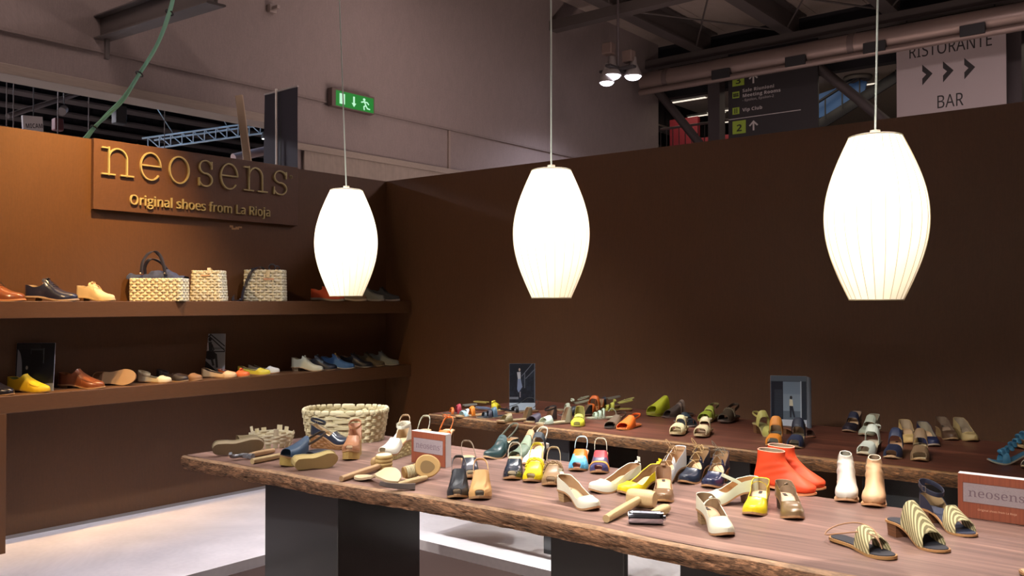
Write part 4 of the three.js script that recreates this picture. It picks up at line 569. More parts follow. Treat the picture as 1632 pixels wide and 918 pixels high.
  { ...RT, n: 'heeled_sandal', cat: 'sandal', at: [1233, 713], a: 94, kind: 'band', c: '#cf7a22', hh: .045, sole: '#c29a68', ins: '#5d5a4c', heel: '#6e4d36', bands: [{ n: 'vamp', b: [.64, .66, .64], f: [.93, .87, .93], c: '#d27f22', puff: .003 }, { n: 'instep_strap', b: [.26, .34, .26], f: [.42, .5, .42], c: '#cf8434', off: .006, puff: .005 }], tall: 1.12, cuff: { s1: .2, h: .05, c: '#8f8a4a' }, label: 'orange wide-strap heeled sandal in front of the second poster' },
  { ...RT, n: 'heeled_sandal', cat: 'sandal', at: [1266, 716], a: 97, kind: 'band', c: '#23283a', hh: .045, sole: '#b59c78', ins: '#6b604a', heel: '#5d4634', bands: [{ n: 'vamp', b: [.62, .64, .62], f: [.94, .88, .94], c: '#232b44', puff: .003 }, { n: 'instep_strap', b: [.26, .34, .26], f: [.42, .5, .42], c: '#1f2434', off: .006, puff: .005 }], tall: 1.12, cuff: { s1: .2, h: .05, c: '#5f574a' }, label: 'navy wide-strap heeled sandal in front of the second poster' },
  { ...RT, n: 'heeled_sandal', cat: 'sandal', at: [1237, 698], a: 60, kind: 'band', c: '#a8a052', hh: .05, sole: '#b0a070', ins: '#8a8454', bands: [{ n: 'vamp', b: [.64, .66, .64], f: [.93, .87, .93], c: '#a9a458' }, { b: [.3, .36, .3], f: [.42, .48, .42], c: '#b0aa60', off: .006 }], sling: { s: .4, h: .06, w: .012, c: '#aaa35c' }, label: 'olive yellow heeled sandal mostly hidden behind the orange one' },
  { ...RT, n: 'heeled_sandal', cat: 'sandal', at: [1298, 698], a: 40, kind: 'band', c: '#4a3028', hh: .03, sole: '#8a5c44', ins: '#6a4a38', bands: [{ n: 'vamp', b: [.6, .62, .6], f: [.92, .86, .92], c: '#4c322a', puff: .002 }], label: 'dark brown sandal whose toe shows right of the navy heeled one' },
  { ...RT, n: 'wedge_shoe', at: [1352, 690], a: 102, kind: 'pump', c: '#23212e', rough: .35, coat: .4, hh: .045, bot: 'wedge', heel: '#3a2a28', sole: '#9c7f66', hb: .052, lo: .028, st: .7, tag: 0, lin: '#98826c', bands: [{ b: [.4, .44, .4], f: [.52, .56, .52], c: '#252a40' }], label: 'dark plum wedge shoe with a wide instep band at the far left of the group' },
  { ...RT, n: 'wedge_shoe', at: [1378, 696], a: 104, kind: 'pump', c: '#aab5a2', rough: .4, hh: .045, bot: 'wedge', heel: '#9a8a70', sole: '#9c8a70', hb: .052, lo: .028, st: .7, lin: '#8f8570', bands: [{ b: [.4, .44, .4], f: [.54, .58, .54], c: '#b9c4b2' }], label: 'grey green wedge shoe with a wide instep band behind the mint sandal' },
  { ...RT, n: 'heeled_sandal', cat: 'sandal', at: [1376, 727], a: 106, kind: 'band', c: '#c9d4c8', hh: .045, sole: '#c9bd9f', ins: '#d3c8b0', heel: '#6e5140', bands: [{ n: 'vamp', b: [.62, .64, .62], f: [.95, .86, .95], c: '#d3ddd2', puff: .002 }, { n: 'instep_strap', b: [.3, .36, .3], f: [.4, .48, .4], c: '#ccd6ca', off: .006, puff: .006 }], sling: { s: .34, h: .075, w: .012, c: '#ccd5c8' }, tall: 1.12, label: 'pale mint heeled sandal with pleated toe and instep strap' },
  { ...RT, n: 'heeled_sandal', cat: 'sandal', at: [1422, 733], a: 96, kind: 'band', c: '#20273c', hh: .05, sole: '#b59a78', ins: '#c79f78', heel: '#6e5140', bands: [{ n: 'vamp', b: [.62, .64, .62], f: [.96, .9, .96], c: '#1f2740', puff: .003 }, { n: 'instep_strap', b: [.34, .38, .34], f: [.46, .5, .46], c: '#26304c', off: .004, puff: .005 }], sling: { s: .36, h: .055, w: .012, c: '#23283a' }, tall: 1.1, tag: 1, label: 'navy heeled sandal between the mint and the taupe one' },
  { ...RT, n: 'court_shoe', at: [1455, 709], a: 78, kind: 'pump', c: '#c9ae72', rough: .45, hb: .052, lo: .03, st: .74, hh: .045, bot: 'wedge', heel: '#a88a58', sole: '#b08d58', lin: '#a5937a', label: 'straw yellow wedge court shoe, its toe behind the navy heeled sandal' },
  { ...RT, n: 'court_shoe', at: [1492, 713], a: 71, kind: 'pump', c: '#22294a', rough: .45, hb: .052, lo: .03, st: .74, hh: .045, bot: 'wedge', heel: '#2a2e44', sole: '#a89a88', lin: '#8d8572', label: 'navy wedge court shoe behind the taupe heeled sandal' },
  { ...RT, n: 'heeled_sandal', cat: 'sandal', at: [1468, 737], a: 88, kind: 'band', c: '#7a6248', hh: .05, sole: '#a08057', ins: '#d8c8a0', heel: '#6e5140', bands: [{ n: 'vamp', b: [.6, .62, .6], f: [.94, .86, .94], c: '#7d664b', puff: .003 }, { n: 'instep_strap', b: [.32, .36, .32], f: [.46, .5, .46], c: '#846d52', off: .004, puff: .005 }], sling: { s: .34, h: .055, w: .012, c: '#86735a' }, tall: 1.1, tag: 1, label: 'taupe heeled sandal, rightmost of three standing toe-on at the edge' },
  { ...RT, n: 'court_shoe', at: [1522, 703], a: 70, kind: 'pump', c: '#5a4434', rough: .35, coat: .3, hb: .052, lo: .03, st: .72, hh: .045, bot: 'wedge', heel: '#a0865c', sole: '#a88d68', tag: 1, lin: '#7d6a58', ins: '#9a8570', label: 'dark brown wedge court shoe beside the straw coloured one' },
  { ...RT, n: 'court_shoe', at: [1555, 705], a: 66, kind: 'pump', c: '#b9a574', rough: .45, hb: .052, lo: .03, st: .74, hh: .045, bot: 'wedge', heel: '#a08a5c', sole: '#9c8252', lin: '#9c8e78', ins: '#a3937c', label: 'straw coloured wedge court shoe, rightmost of the back group' },
  { ...RT, n: 'heeled_sandal', cat: 'sandal', at: [1575, 738], a: 163, kind: 'band', c: '#4d8fb4', hh: .05, sole: '#a8a290', ins: '#4a86aa', heel: '#7d7060', bands: [{ b: [.64, .66, .64], f: [.78, .76, .78], c: '#4b8db2', puff: .004 }], tstrap: 1, ruffle: 1, cuff: { s1: .3, h: .05, c: '#4784a8' }, lin: '#c0a488', label: 'sky blue ruffled T-strap heeled sandal at the right end of the rear table' },
  { ...RT, n: 'heeled_sandal', cat: 'sandal', at: [1622, 716], a: 120, kind: 'band', c: '#a58e66', hh: .06, sole: '#9a8058', ins: '#a08a66', bands: [{ n: 'vamp', b: [.62, .64, .62], f: [.92, .86, .92], c: '#a8926a', puff: .003 }, { b: [.3, .36, .3], f: [.42, .48, .42], c: '#a08a62', off: .006 }], bow: { s: .4, r: .02, c: '#b09c78' }, tall: 1.15, label: 'sand coloured heeled sandal behind the blue ruffled one' },
  { ...RT, n: 'heeled_sandal', cat: 'sandal', at: [1635, 749], a: 125, kind: 'band', c: '#d9d6c6', hh: .05, sole: '#c8b998', ins: '#4a4844', bands: [{ n: 'vamp', b: [.62, .64, .62], f: [.93, .84, .93], c: '#dcd9ca', puff: .003 }], label: 'off-white sandal toe cut by the right picture edge' },
  // ---- upper shelf
  { ...U, n: 'derby_shoe', at: onTop([39, 478], 1.447), a: 3, L: .325, kind: 'oxford', c: '#7d4528', rough: .3, coat: .5, hh: .022, welt: .006, sole: '#c98d62', welt2: '#cf9a70', lin: '#b98a5e', label: 'brown derby shoe cut off by the left picture edge, on the upper shelf' },
  { ...U, n: 'derby_shoe', at: onTop([124, 478], 1.447), a: 3, L: .325, kind: 'oxford', c: '#20243a', rough: .3, coat: .5, hh: .022, welt: .006, sole: '#a98f74', welt2: '#cdb4a0', lin: '#b99d78', lace: '#1b1d2a', label: 'polished navy derby shoe with pale welt on the upper shelf' },
  { ...U, n: 'derby_shoe', at: onTop([182, 478], 1.447), a: 14, L: .27, kind: 'oxford', c: '#cbb188', rough: .85, hh: .02, welt: .005, sole: '#bd9f70', welt2: '#d2bb90', lin: '#b09468', lace: '#cbb188', label: 'sand suede derby shoe between navy shoe and blue topped basket' },
  { ...U, n: 'sneaker', at: onTop([549, 479], 1.447), a: 3, L: .27, kind: 'oxford', c: '#bf4a24', rough: .7, hh: .012, t: .016, welt: .004, sole: '#9c9484', lin: '#8a7a64', label: 'rust orange low sneaker left of the lamp foot on the upper shelf' },
  { ...U, n: 'sneaker', at: onTop([584, 479], 1.447), a: 5, L: .265, kind: 'oxford', c: '#75634c', rough: .7, hh: .012, t: .016, welt: .004, sole: '#b3a48c', lin: '#8a7a64', label: 'khaki low sneaker hidden behind the foot of the left lamp' },
  { ...U, n: 'sneaker', at: onTop([613, 479], 1.447), a: 8, L: .265, kind: 'oxford', c: '#757a74', rough: .75, hh: .012, t: .016, welt: .004, sole: '#8f8a80', lin: '#6a665e', lace: '#666a66', label: 'grey suede low sneaker right of the lamp foot on the upper shelf' },
  { ...U, n: 'sneaker', at: onTop([637, 479], 1.447), a: 10, L: .265, kind: 'oxford', c: '#30343a', rough: .7, hh: .012, t: .014, welt: .003, sole: '#a39c92', lin: '#4a4844', lace: '#202226', label: 'dark grey low sneaker at the right end of the upper shelf' },
  // ---- lower shelf
  { ...LS, n: 'loafer', at: onTop([22, 625], .9), a: 8, kind: 'loafer', c: '#1c1a22', coat: .6, rough: .3, hh: .016, L: .27, label: 'black loafer toe at the left picture edge of the lower shelf' },
  { ...LS, n: 'loafer', at: onTop([79, 621], .9), a: 8, kind: 'loafer', c: '#d3ac12', rough: .6, hh: .012, L: .27, lin: '#5f6a3a', sole: '#9a7434', label: 'mustard yellow loafer in front of the dark poster' },
  { ...LS, n: 'loafer', at: onTop([166, 612], .9), a: 5, kind: 'loafer', c: '#7d4528', coat: .5, rough: .3, hh: .018, L: .295, welt: .005, sole: '#b98f66', lin: '#8a5a38', label: 'chestnut brown loafer on the lower shelf' },
  { ...LS, n: 'loafer', at: onTop([214, 606], .9), a: 5, lie: -1.75, kind: 'loafer', c: '#75462c', hh: .006, L: .285, welt: .004, sole: '#b08d66', t: .006, label: 'loafer lying on its side beside the chestnut one, tan sole facing out' },
  { ...LS, n: 'ballet_flat', at: onTop([273, 602], .9), a: 8, kind: 'pump', c: '#cfc3a4', hh: .006, L: .235, hb: .045, lo: .025, st: .72, ankle: { h: .05, w: .018, c: '#cabd9c' }, lin: '#8a7658', label: 'cream ballet flat with a wide ankle strap on the lower shelf' },
  { ...LS, n: 'ballet_flat', at: onTop([300, 600], .9), a: 12, kind: 'pump', c: '#2a2220', hh: .006, L: .235, hb: .05, lo: .03, st: .66, sole: '#a58a68', ankle: { h: .05, w: .014 }, lin: '#5a4232', label: 'dark brown ankle-strap flat right of the cream one' },
  { ...LS, n: 'ballet_flat', at: onTop([322, 598], .9), a: 16, kind: 'pump', c: '#8a6545', hh: .006, L: .235, hb: .03, lo: .02, st: .7, sole: '#a98763', lin: '#6a4c36', label: 'tan flat with low sides just before the seated figure poster' },
  { ...LS, n: 'ballet_flat', at: onTop([377, 597], .9), a: 4, kind: 'pump', c: '#d9b98a', hh: .006, L: .255, hb: .052, lo: .026, st: .74, lin: '#4a3a34', label: 'peach beige ballet flat below the seated figure poster' },
  { ...LS, n: 'ballet_flat', at: onTop([398, 594], .9, .3), a: 8, kind: 'pump', c: '#dc6a30', hh: .006, L: .24, hb: .04, lo: .022, st: .7, bow: { s: .74, r: .02, c: '#e0552a' }, lin: '#6a5a58', label: 'orange ballet flat between the peach and the yellow one' },
  { ...LS, n: 'ballet_flat', at: onTop([431, 592], .9), a: 4, kind: 'pump', c: '#d6c53c', hh: .006, L: .245, hb: .05, lo: .026, st: .68, lin: '#6a6552', label: 'yellow pointed ballet flat on the lower shelf' , toe: 'almond' },
  { ...LS, n: 'ballet_flat', at: onTop([446, 590], .9, .2), a: 6, kind: 'pump', c: '#dcdcd0', hh: .006, L: .245, hb: .05, lo: .026, st: .68, lin: '#6a6552', toe: 'almond', label: 'white pointed ballet flat behind the yellow one' },
  { ...LS, n: 'derby_shoe', at: onTop([515, 583], .9), a: 3, kind: 'oxford', c: '#c9cbb4', rough: .6, hh: .026, L: .25, welt: .005, sole: '#b59a78', heel: '#c8b79a', lin: '#a39878', lace: '#b9b9a4', label: 'ivory derby shoe with a stacked heel on the lower shelf' },
  { ...LS, n: 'derby_shoe', at: onTop([537, 581], .9), a: 5, kind: 'oxford', c: '#1c2230', rough: .45, hh: .018, L: .27, welt: .004, sole: '#8f7860', face: '#4a5a6c', label: 'dark navy derby with grey facing between the ivory and blue shoes' },
  { ...LS, n: 'derby_shoe', at: onTop([565, 578], .9), a: 4, kind: 'oxford', c: '#4a78b4', rough: .75, hh: .018, L: .275, welt: .005, sole: '#c2c2ba', lace: '#c9a860', lin: '#3a4a66', label: 'bright blue suede derby with yellow laces' },
  { ...LS, n: 'derby_shoe', at: onTop([594, 575], .9), a: 5, kind: 'oxford', c: '#191b2a', rough: .4, hh: .016, L: .275, welt: .005, sole: '#8f9094', face: '#2b3450', label: 'black navy derby with pale sole right of the blue suede one' },
  { ...LS, n: 'derby_shoe', at: onTop([613, 573], .9), a: 8, kind: 'oxford', c: '#4f4632', rough: .7, hh: .016, L: .265, welt: .004, sole: '#8a7458', lin: '#4a4030', label: 'olive brown derby, second from the right end of the lower shelf' },
  { ...LS, n: 'derby_shoe', at: onTop([636, 571], .9), a: 8, kind: 'oxford', c: '#7a807a', rough: .8, hh: .016, L: .27, welt: .004, sole: '#9c968a', lin: '#5a5e5a', lace: '#6a706a', label: 'grey suede derby at the right end of the lower shelf' },
];
// a point on a shelf that the eye sees edge on: taken by its picture column and set at the front of the shelf
function onTop([u, v], y, x = y > 1 ? .305 : .285) { const p = onX(u, v, x); return [p.x, y, p.z]; }
for (const s of F) placeShoe(s);
// ------------------------------------------------------------------ baskets
// woven basket: path(a, h) gives the outline at height h (0..1); staves stand up it and strands run in and out of them
function weave(g, path, H, { staves, rows, amp = .004, strandH, strandT = .004, mat, mat2, stH = 1, staveW = .02, rim = true, wraps = 0, rimR = .009, y0 = 0, skew = 0 }) {
  const P = (a, h, d) => { const p = path(a, h), q = path(a + .01, h), r = path(a - .01, h), n = V(q.z - r.z, 0, r.x - q.x).normalize().multiplyScalar(-1); if (n.dot(V(p.x, 0, p.z)) < 0) n.multiplyScalar(-1); return V(p.x + n.x * d, y0 + p.y, p.z + n.z * d); };
  for (let k = 0; k < staves; k++) { const a = k / staves; part('stave', sweep(Array.from({ length: 8 }, (_, i) => P(a, i / 7 * stH, 0)), (t) => { const q = P(a + .004, t * stH, 0), r = P(a - .004, t * stH, 0); return q.sub(r); }, staveW, .003), mat2 ?? mat, g); }
  for (let r = 0; r < rows; r++) {
    const h = (r + .5) / rows, n = staves * 8;
    part('woven_strand', sweep(Array.from({ length: n }, (_, i) => { const a = i / n, w = Math.cos(a * staves * PI + r * PI), k = Math.sign(w) * Math.pow(Math.abs(w), .6); return P(a, clamp(h + .12 / rows * n2(i * .13, r * 5 + H * 90), 0, 1), amp * k); }), V(0, 1, 0), strandH * (.94 + .1 * n2(r, 4)), strandT, true), r % 2 ? mat : (mat2 ?? mat), g);
  }
  if (rim) {
    if (wraps) for (let k = 0; k < wraps; k++) { const a0 = (k + .06) / wraps, a1 = (k + .94) / wraps, R = rimR * (.92 + .16 * RND()); part('rim_wrap', grid((u, v) => { const a = lerp(a0, a1, u), e = Math.min(1, Math.min(u, 1 - u) * 7 + .72), t = v * 2 * PI, c = P(a + skew * Math.sin(t), 1, R * .55 * Math.cos(t) * e); c.y += R * Math.sin(t) * e; return [c.x, c.y, c.z]; }, 6, 10, { loopV: true }), RND() > .5 ? mat : (mat2 ?? mat), g); }
    else part('rim', new THREE.TubeGeometry(new THREE.CatmullRomCurve3(Array.from({ length: staves * 2 }, (_, i) => P(i / staves / 2, 1, 0)), true), staves * 4, rimR, 8, true), mat, g);
  }
}
const STRAW = M('#cdc3a0', .75), STRAW2 = M('#bcb08c', .75), STRAW3 = M('#d6cfb4', .75);
const ovalPath = (rx0, rz0, rx1, rz1, H, e = 1) => (a, h) => { const t = a * 2 * PI, k = Math.pow(h, .8); return V(lerp(rx0, rx1, k) * sgnpow(Math.cos(t), e), H * h, lerp(rz0, rz1, k) * sgnpow(Math.sin(t), e)); };
{ // big basket at the back of the front table
  const L = onY(486, 703, TT), R = onY(615, 699, TT), c = onY(551, 700, TT), w = c.distanceTo(onY(616, 700, TT)) * .98;
  const g = thing('basket', 'big open oval basket of thick pale wood strips behind the wedges', 'basket', [c.x, TT, c.z], turnOf(heading(0)));
  weave(g, ovalPath(w * .9, .125, w * 1.03, .15, .148, .72), .148, { staves: 33, rows: 9, amp: .0045, strandH: .0165, strandT: .006, mat: STRAW, mat2: STRAW2, staveW: .024, wraps: 33, rimR: .0135, stH: .98 });
  part('base', new THREE.CylinderGeometry(1, 1, .006, 40).scale(w * .85, 1, .113).translate(0, .004, 0), STRAW2, g);
}
{ // unfinished basket with loose strip ends
  const c = onY(433, 711, TT), g = thing('unfinished_basket', 'small unfinished basket of flat strips with loose ends standing up', 'basket', [c.x, TT, c.z], turnOf(heading(4)));
  const pth = ovalPath(.088, .07, .108, .088, .085), P = (a, h, d = 0) => { const p = pth(a, h); return V(p.x * (1 + d * 8), p.y, p.z * (1 + d * 8)); }, r = rng(21);
  for (let k = 0; k < 17; k++) { const a = k / 17, top = .66 + .5 * r(); part('stave', sweep(Array.from({ length: 7 }, (_, i) => P(a, lerp(0, top, i / 6))), (t) => P(a + .004, .5).sub(P(a - .004, .5)), .021 + .006 * r(), .0022), k % 3 ? STRAW : STRAW3, g); }
  for (let k = 0; k < 5; k++) { const h = .3 + k * .105; part('woven_strand', sweep(Array.from({ length: 17 * 8 }, (_, i) => { const a = i / 136, w = Math.cos(a * 17 * PI + k * PI); return P(a, h, .006 * w); }), V(0, 1, 0), .0095, .002, true), STRAW3, g); }
}
// bags and baskets on the upper shelf
const SY = 1.447;
const rectPath = (w0, d0, w1, d1, H, r = .022) => (a, h) => {   // rounded rectangle walked at even pace
  const w = lerp(w0, w1, h) / 2, d = lerp(d0, d1, h) / 2, q = PI * r / 2, side = [2 * (d - r), 2 * (w - r), 2 * (d - r), 2 * (w - r)], L = side[0] + side[1] + side[2] + side[3] + 4 * q; let s = (((a % 1) + 1) % 1) * L;
  const cor = [[w - r, d - r], [-(w - r), d - r], [-(w - r), -(d - r)], [w - r, -(d - r)]], dir = [[0, 1], [-1, 0], [0, -1], [1, 0]], st = [[w, -(d - r)], [w - r, d], [-w, d - r], [-(w - r), -d]];
  for (let k = 0; k < 4; k++) { if (s < side[k]) return V(st[k][0] + dir[k][0] * s, H * h, st[k][1] + dir[k][1] * s); s -= side[k]; if (s < q) { const t = k * PI / 2 + s / r; return V(cor[k][0] + r * Math.cos(t), H * h, cor[k][1] + r * Math.sin(t)); } s -= q; }
  return V(w, H * h, -(d - r));
};
function shelfBasket(label, ua, ub, vTop, wTop, depth, ang, cat = 'basket', name = 'straw_basket') {
  const a = onX(ua, 478, .17), b = onX(ub, 478, .17), c = a.clone().add(b).multiplyScalar(.5), dist = c.distanceTo(CAM), wid = (ub - ua) / FOC * c.clone().sub(CAM).dot(AHEAD) * .97, h = (480 - vTop) / FOC * c.clone().sub(CAM).dot(AHEAD);
  const g = thing(name, label, cat, [c.x, SY, c.z], turnOf(heading(ang)));
  return { g, w: wid, h, c };
}
{
  const { g, w, h } = shelfBasket('long low straw basket with a navy denim cover and two leather handles', 209, 297, 444, 1, .14, 2, 'bag', 'tote_bag');
  weave(g, rectPath(w, .13, w * .985, .135, h - .006), h, { staves: 38, rows: 8, amp: .0032, strandH: .0155, strandT: .004, mat: STRAW3, mat2: STRAW, staveW: .014, wraps: 44, rimR: .0075, skew: .006 });
  part('base', box(-w / 2 + .01, w / 2 - .01, .001, .006, -.055, .055, .004), STRAW2, g);
  const den = M('#27304a', .8);
  part('denim_cover', grid((u, v) => { const x = lerp(-w * .53, w * .54, u), e = Math.sin(PI * u), t = v * PI, fold = .008 * n2(u * 6, v * 3) + .006 * Math.sin(u * 17 + v * 3), top = .036 + .028 * Math.sin(PI * clamp((u - .35) / .5, 0, 1)) + .02 * Math.exp(-(((u - .02) / .09) ** 2)); return [x - .012, h - .004 + Math.sin(t) * (top + fold) * (.6 + .4 * e) , .062 * Math.cos(t) * (.86 + .2 * e) + fold * .5]; }, 50, 18), den, g);
  part('cover_mouth', new THREE.TorusGeometry(.026, .005, 8, 24).scale(.5, .8, 1.5).rotateZ(.25).translate(-w * .54, h + .014, 0), den, g);
  const lea = M('#1d2136', .5, { clearcoat: .25 });
  const hnd = (x0, x1, top, z, lean) => sweep(new THREE.CatmullRomCurve3([V(x0, h + .03, z), V(x0 + .005, h + .03 + top * .55, z * .8), V(lerp(x0, x1, .28) + lean, h + .03 + top * .93, z * .5), V(lerp(x0, x1, .5) + lean, h + .03 + top, z * .4), V(lerp(x0, x1, .72) + lean, h + .03 + top * .85, z * .5), V(lerp(x0, x1, .9) + lean * .5, h + .03 + top * .42, z * .8), V(x1, h + .018, z)]).getPoints(40), V(.9, 0, .3), .026, .004);
  part('handle', hnd(-w * .27, w * .19, .15, .062, -.01), lea, g); part('handle', hnd(-w * .34, w * .14, .10, -.05, -.015), lea, g);
  for (const x of [w * .185, -w * .27]) part('rivet', new THREE.SphereGeometry(.006, 10, 8).scale(1, 1, .5).translate(x - .004, h + .034, .067), M('#cfcabc', .3, { metalness: .8 }), g);
}
{
  const { g, w, h } = shelfBasket('small square straw basket with a pale leather loop on its lid', 306, 359, 433, 1, .13, 0);
  weave(g, rectPath(w, .15, w * .9, .13, h), h, { staves: 27, rows: 11, amp: .003, strandH: .0165, strandT: .004, mat: STRAW3, mat2: STRAW, staveW: .013, wraps: 32, rimR: .0075, skew: .006 });
  part('lid', box(-w * .43, w * .43, h - .004, h + .004, -.058, .058, .003), STRAW, g);
  part('leather_loop', sweep([V(w * .09, h + .004, 0), V(w * .06, h + .022, .03), V(w * .07, h + .024, .05), V(w * .1, h + .012, .068), V(w * .11, h - .015, .07)], V(1, 0, 0), .022, .003), M('#cdbb96', .7), g);
  part('leather_patch', box(-.03, .03, h - .034, h - .024, .071, .075, .001), M('#c49a72', .7), g);
}
{
  const { g, w, h } = shelfBasket('square straw basket with a dark shoulder strap hanging over its front', 390, 454, 432, 1, .14, -2);
  weave(g, rectPath(w, .15, w * .97, .14, h), h, { staves: 27, rows: 11, amp: .0034, strandH: .0175, strandT: .0045, mat: STRAW3, mat2: STRAW, staveW: .013, wraps: 30, rimR: .008, skew: .006 });
  part('lid', box(-w * .46, w * .46, h - .004, h + .004, -.062, .062, .003), STRAW, g);
  const s = M('#23222e', .45, { clearcoat: .3 });
  part('shoulder_strap', sweep(new THREE.CatmullRomCurve3([V(-w * .02, h + .012, .0), V(-w * .1, h + .03, .05), V(-w * .26, h - .0, .088), V(-w * .42, h * .55, .09), V(-w * .48, .06, .1), V(-w * .5, .012, .11), V(-w * .62, .006, .1), V(-w * .78, .012, .04), V(-w * .8, h * .35, -.02), V(-w * .66, h * .6, -.05), V(-w * .5, h * .72, -.06)]).getPoints(60), V(1, .15, .1), .02, .003), s, g);
  part('strap_roll', [new THREE.TorusGeometry(.024, .006, 8, 24).translate(w * .19, h + .026, .02), new THREE.TorusGeometry(.018, .005, 8, 20).rotateY(.5).translate(w * .3, h + .02, .0), new THREE.TorusGeometry(.014, .005, 8, 20).rotateX(1.2).translate(-w * .3, h + .012, .01)], s, g);
  part('leather_tab', sweep([V(w * .13, h + .006, .04), V(w * .13, h + .004, .077), V(w * .13, h - .05, .079)], V(1, 0, 0), .03, .004), M('#cbb88c', .7), g);
  part('leather_patch', box(w * .02, w * .28, h - .068, h - .056, .076, .08, .001), M('#c08f6c', .7), g);
}

// ------------------------------------------------------------------ shoemaker's tools on the front table
const HANDLE = WOOD('#cdb588', .55), HANDLE2 = WOOD('#c2a078', .55);
function lyingRod(g, a, b, prof, mat, name) {   // a lathed handle from a to b (in the thing's own axes); prof gives the radius along it
  const d = b.clone().sub(a), L = d.length(), pts = [[0, 0]]; for (let i = 0; i <= 16; i++) pts.push([prof(i / 16), L * i / 16]); pts.push([0, L]);
  const geo = toCreasedNormals(lathe(pts, 18), .7); geo.applyQuaternion(new THREE.Quaternion().setFromUnitVectors(V(0, 1, 0), d.normalize())); geo.translate(a.x, a.y, a.z);
  return part(name, geo, mat, g);
}
function toolAt(name, label, cat, a, b) { const p = onY(a[0], a[1], TT), q = onY(b[0], b[1], TT), g = thing(name, label, cat, [p.x, TT, p.z], turnOf(q.clone().sub(p).normalize())); return { g, len: p.distanceTo(q) }; }   // +x of the thing runs from a to b
{ const { g, len } = toolAt('mallet', 'wooden mallet with a barrel head lying before the yellow court shoe', 'mallet', [966, 834], [1021, 809]);
  lyingRod(g, V(0, .014, 0), V(len, .030, 0), (t) => .0125 + .002 * Math.sin(PI * t), HANDLE, 'handle');
  lyingRod(g, V(len + .004, .03, -.047), V(len + .012, .03, .047), (t) => .030 - .004 * Math.pow(Math.abs(2 * t - 1), 6) + .001 * Math.sin(PI * t), WOOD('#cdb284', .5), 'head'); }
{ const { g, len } = toolAt('roller_hammer', 'short chrome cylinder hammer with a pale wooden handle near the front edge', 'hammer', [1030, 836], [1062, 819]);
  lyingRod(g, V(0, .022, 0), V(Math.max(len, .1) + .01, .018, 0), (t) => .012 + .006 * Math.sin(PI * Math.pow(t, 2.2)) , HANDLE, 'handle');
  const hd = heading(8), loc = V(1, 0, 0).applyAxisAngle(V(0, 1, 0), turnOf(hd) - g.rotation.y), a = loc.clone().multiplyScalar(-.055).setY(.022), b = loc.clone().multiplyScalar(.052).setY(.022);
  lyingRod(g, a, b, (t) => .0215 - .002 * Math.pow(Math.abs(2 * t - 1), 10), M('#b9bccb', .12, { metalness: 1 }), 'head');
  lyingRod(g, b, b.clone().addScaledVector(loc, .008), () => .009, M('#cfd2dc', .1, { metalness: 1 }), 'end_stud'); }
{ const { g, len } = toolAt('mallet', 'mallet with a rope-wrapped upright head left of the small sign block', 'mallet', [544, 768], [606, 750]);
  lyingRod(g, V(0, .012, 0), V(len + .01, .02, 0), (t) => .011 + .002 * Math.sin(PI * t), HANDLE2, 'handle');
  for (let k = 0; k < 4; k++) part('rope_turn', new THREE.TorusGeometry(.031, .0085, 10, 28).rotateX(PI / 2).scale(1, 1.05, .86).translate(len + .026, .009 + k * .0145, 0), WOOD('#c9ae72', .7), g);
  part('head_top', new THREE.SphereGeometry(.036, 20, 10).scale(1, .2, .86).translate(len + .026, .06, 0), M('#ddd2b0', .7), g);
  part('head_core', new THREE.CylinderGeometry(.03, .03, .058, 20).scale(1, 1, .86).translate(len + .026, .03, 0), WOOD('#b9965c', .7), g);
  part('butt', new THREE.SphereGeometry(.022, 16, 12).scale(.8, 1, .8).translate(len + .008, .03, -.034), WOOD('#c9a672', .6), g); }
{ const { g, len } = toolAt('claw_hammer', 'steel claw hammer with a light wooden handle at the left table end', 'hammer', [393, 732], [436, 722]);
  lyingRod(g, V(.0, .014, 0), V(Math.max(len, .16), .012, 0), (t) => .010 + .003 * Math.sin(PI * t), HANDLE2, 'handle');
  const st = M('#8d9098', .3, { metalness: .55 });
  lyingRod(g, V(-.004, .016, .01), V(-.004, .016, .04), (t) => t < .4 ? .009 : .013, st, 'face');
  part('claw', sweep(new THREE.CatmullRomCurve3([V(-.004, .016, .015), V(-.012, .018, -.015), V(-.034, .016, -.03), V(-.06, .022, -.03), V(-.076, .036, -.022)]).getPoints(16), V(.2, .5, 1), (t) => lerp(.022, .014, t), .012), st, g); }
{ const { g, len } = toolAt('wooden_stick', 'thick round pale stick running under the blue platform sandal', 'stick', [402, 740], [446, 731]);
  lyingRod(g, V(0, .0125, 0), V(len, .0125, 0), () => .0125, HANDLE, 'shaft'); }
{ const { g, len } = toolAt('shoe_hammer', 'shoemaker hammer with dark curved head and pale handle', 'hammer', [634, 782], [679, 766]);
  lyingRod(g, V(.0, .022, 0), V(len, .012, 0), (t) => .0085 + .003 * Math.sin(PI * t), HANDLE, 'handle');
  part('head', sweep(new THREE.CatmullRomCurve3([V(-.04, .03, -.052), V(-.03, .024, -.03), V(-.008, .018, -.005), V(.02, .014, .03), V(.036, .013, .052)]).getPoints(18), V(.3, 1, 0), (t) => lerp(.016, .024, t), .018), M('#776b66', .35, { metalness: .4 }), g); }
{ const { g, len } = toolAt('thin_stick', 'thin pale flat stick behind the shoemaker hammer', 'stick', [633, 763], [664, 770]);
  part('shaft', box(0, len, 0, .008, -.006, .006, .002), M('#d3b49a', .6), g); }
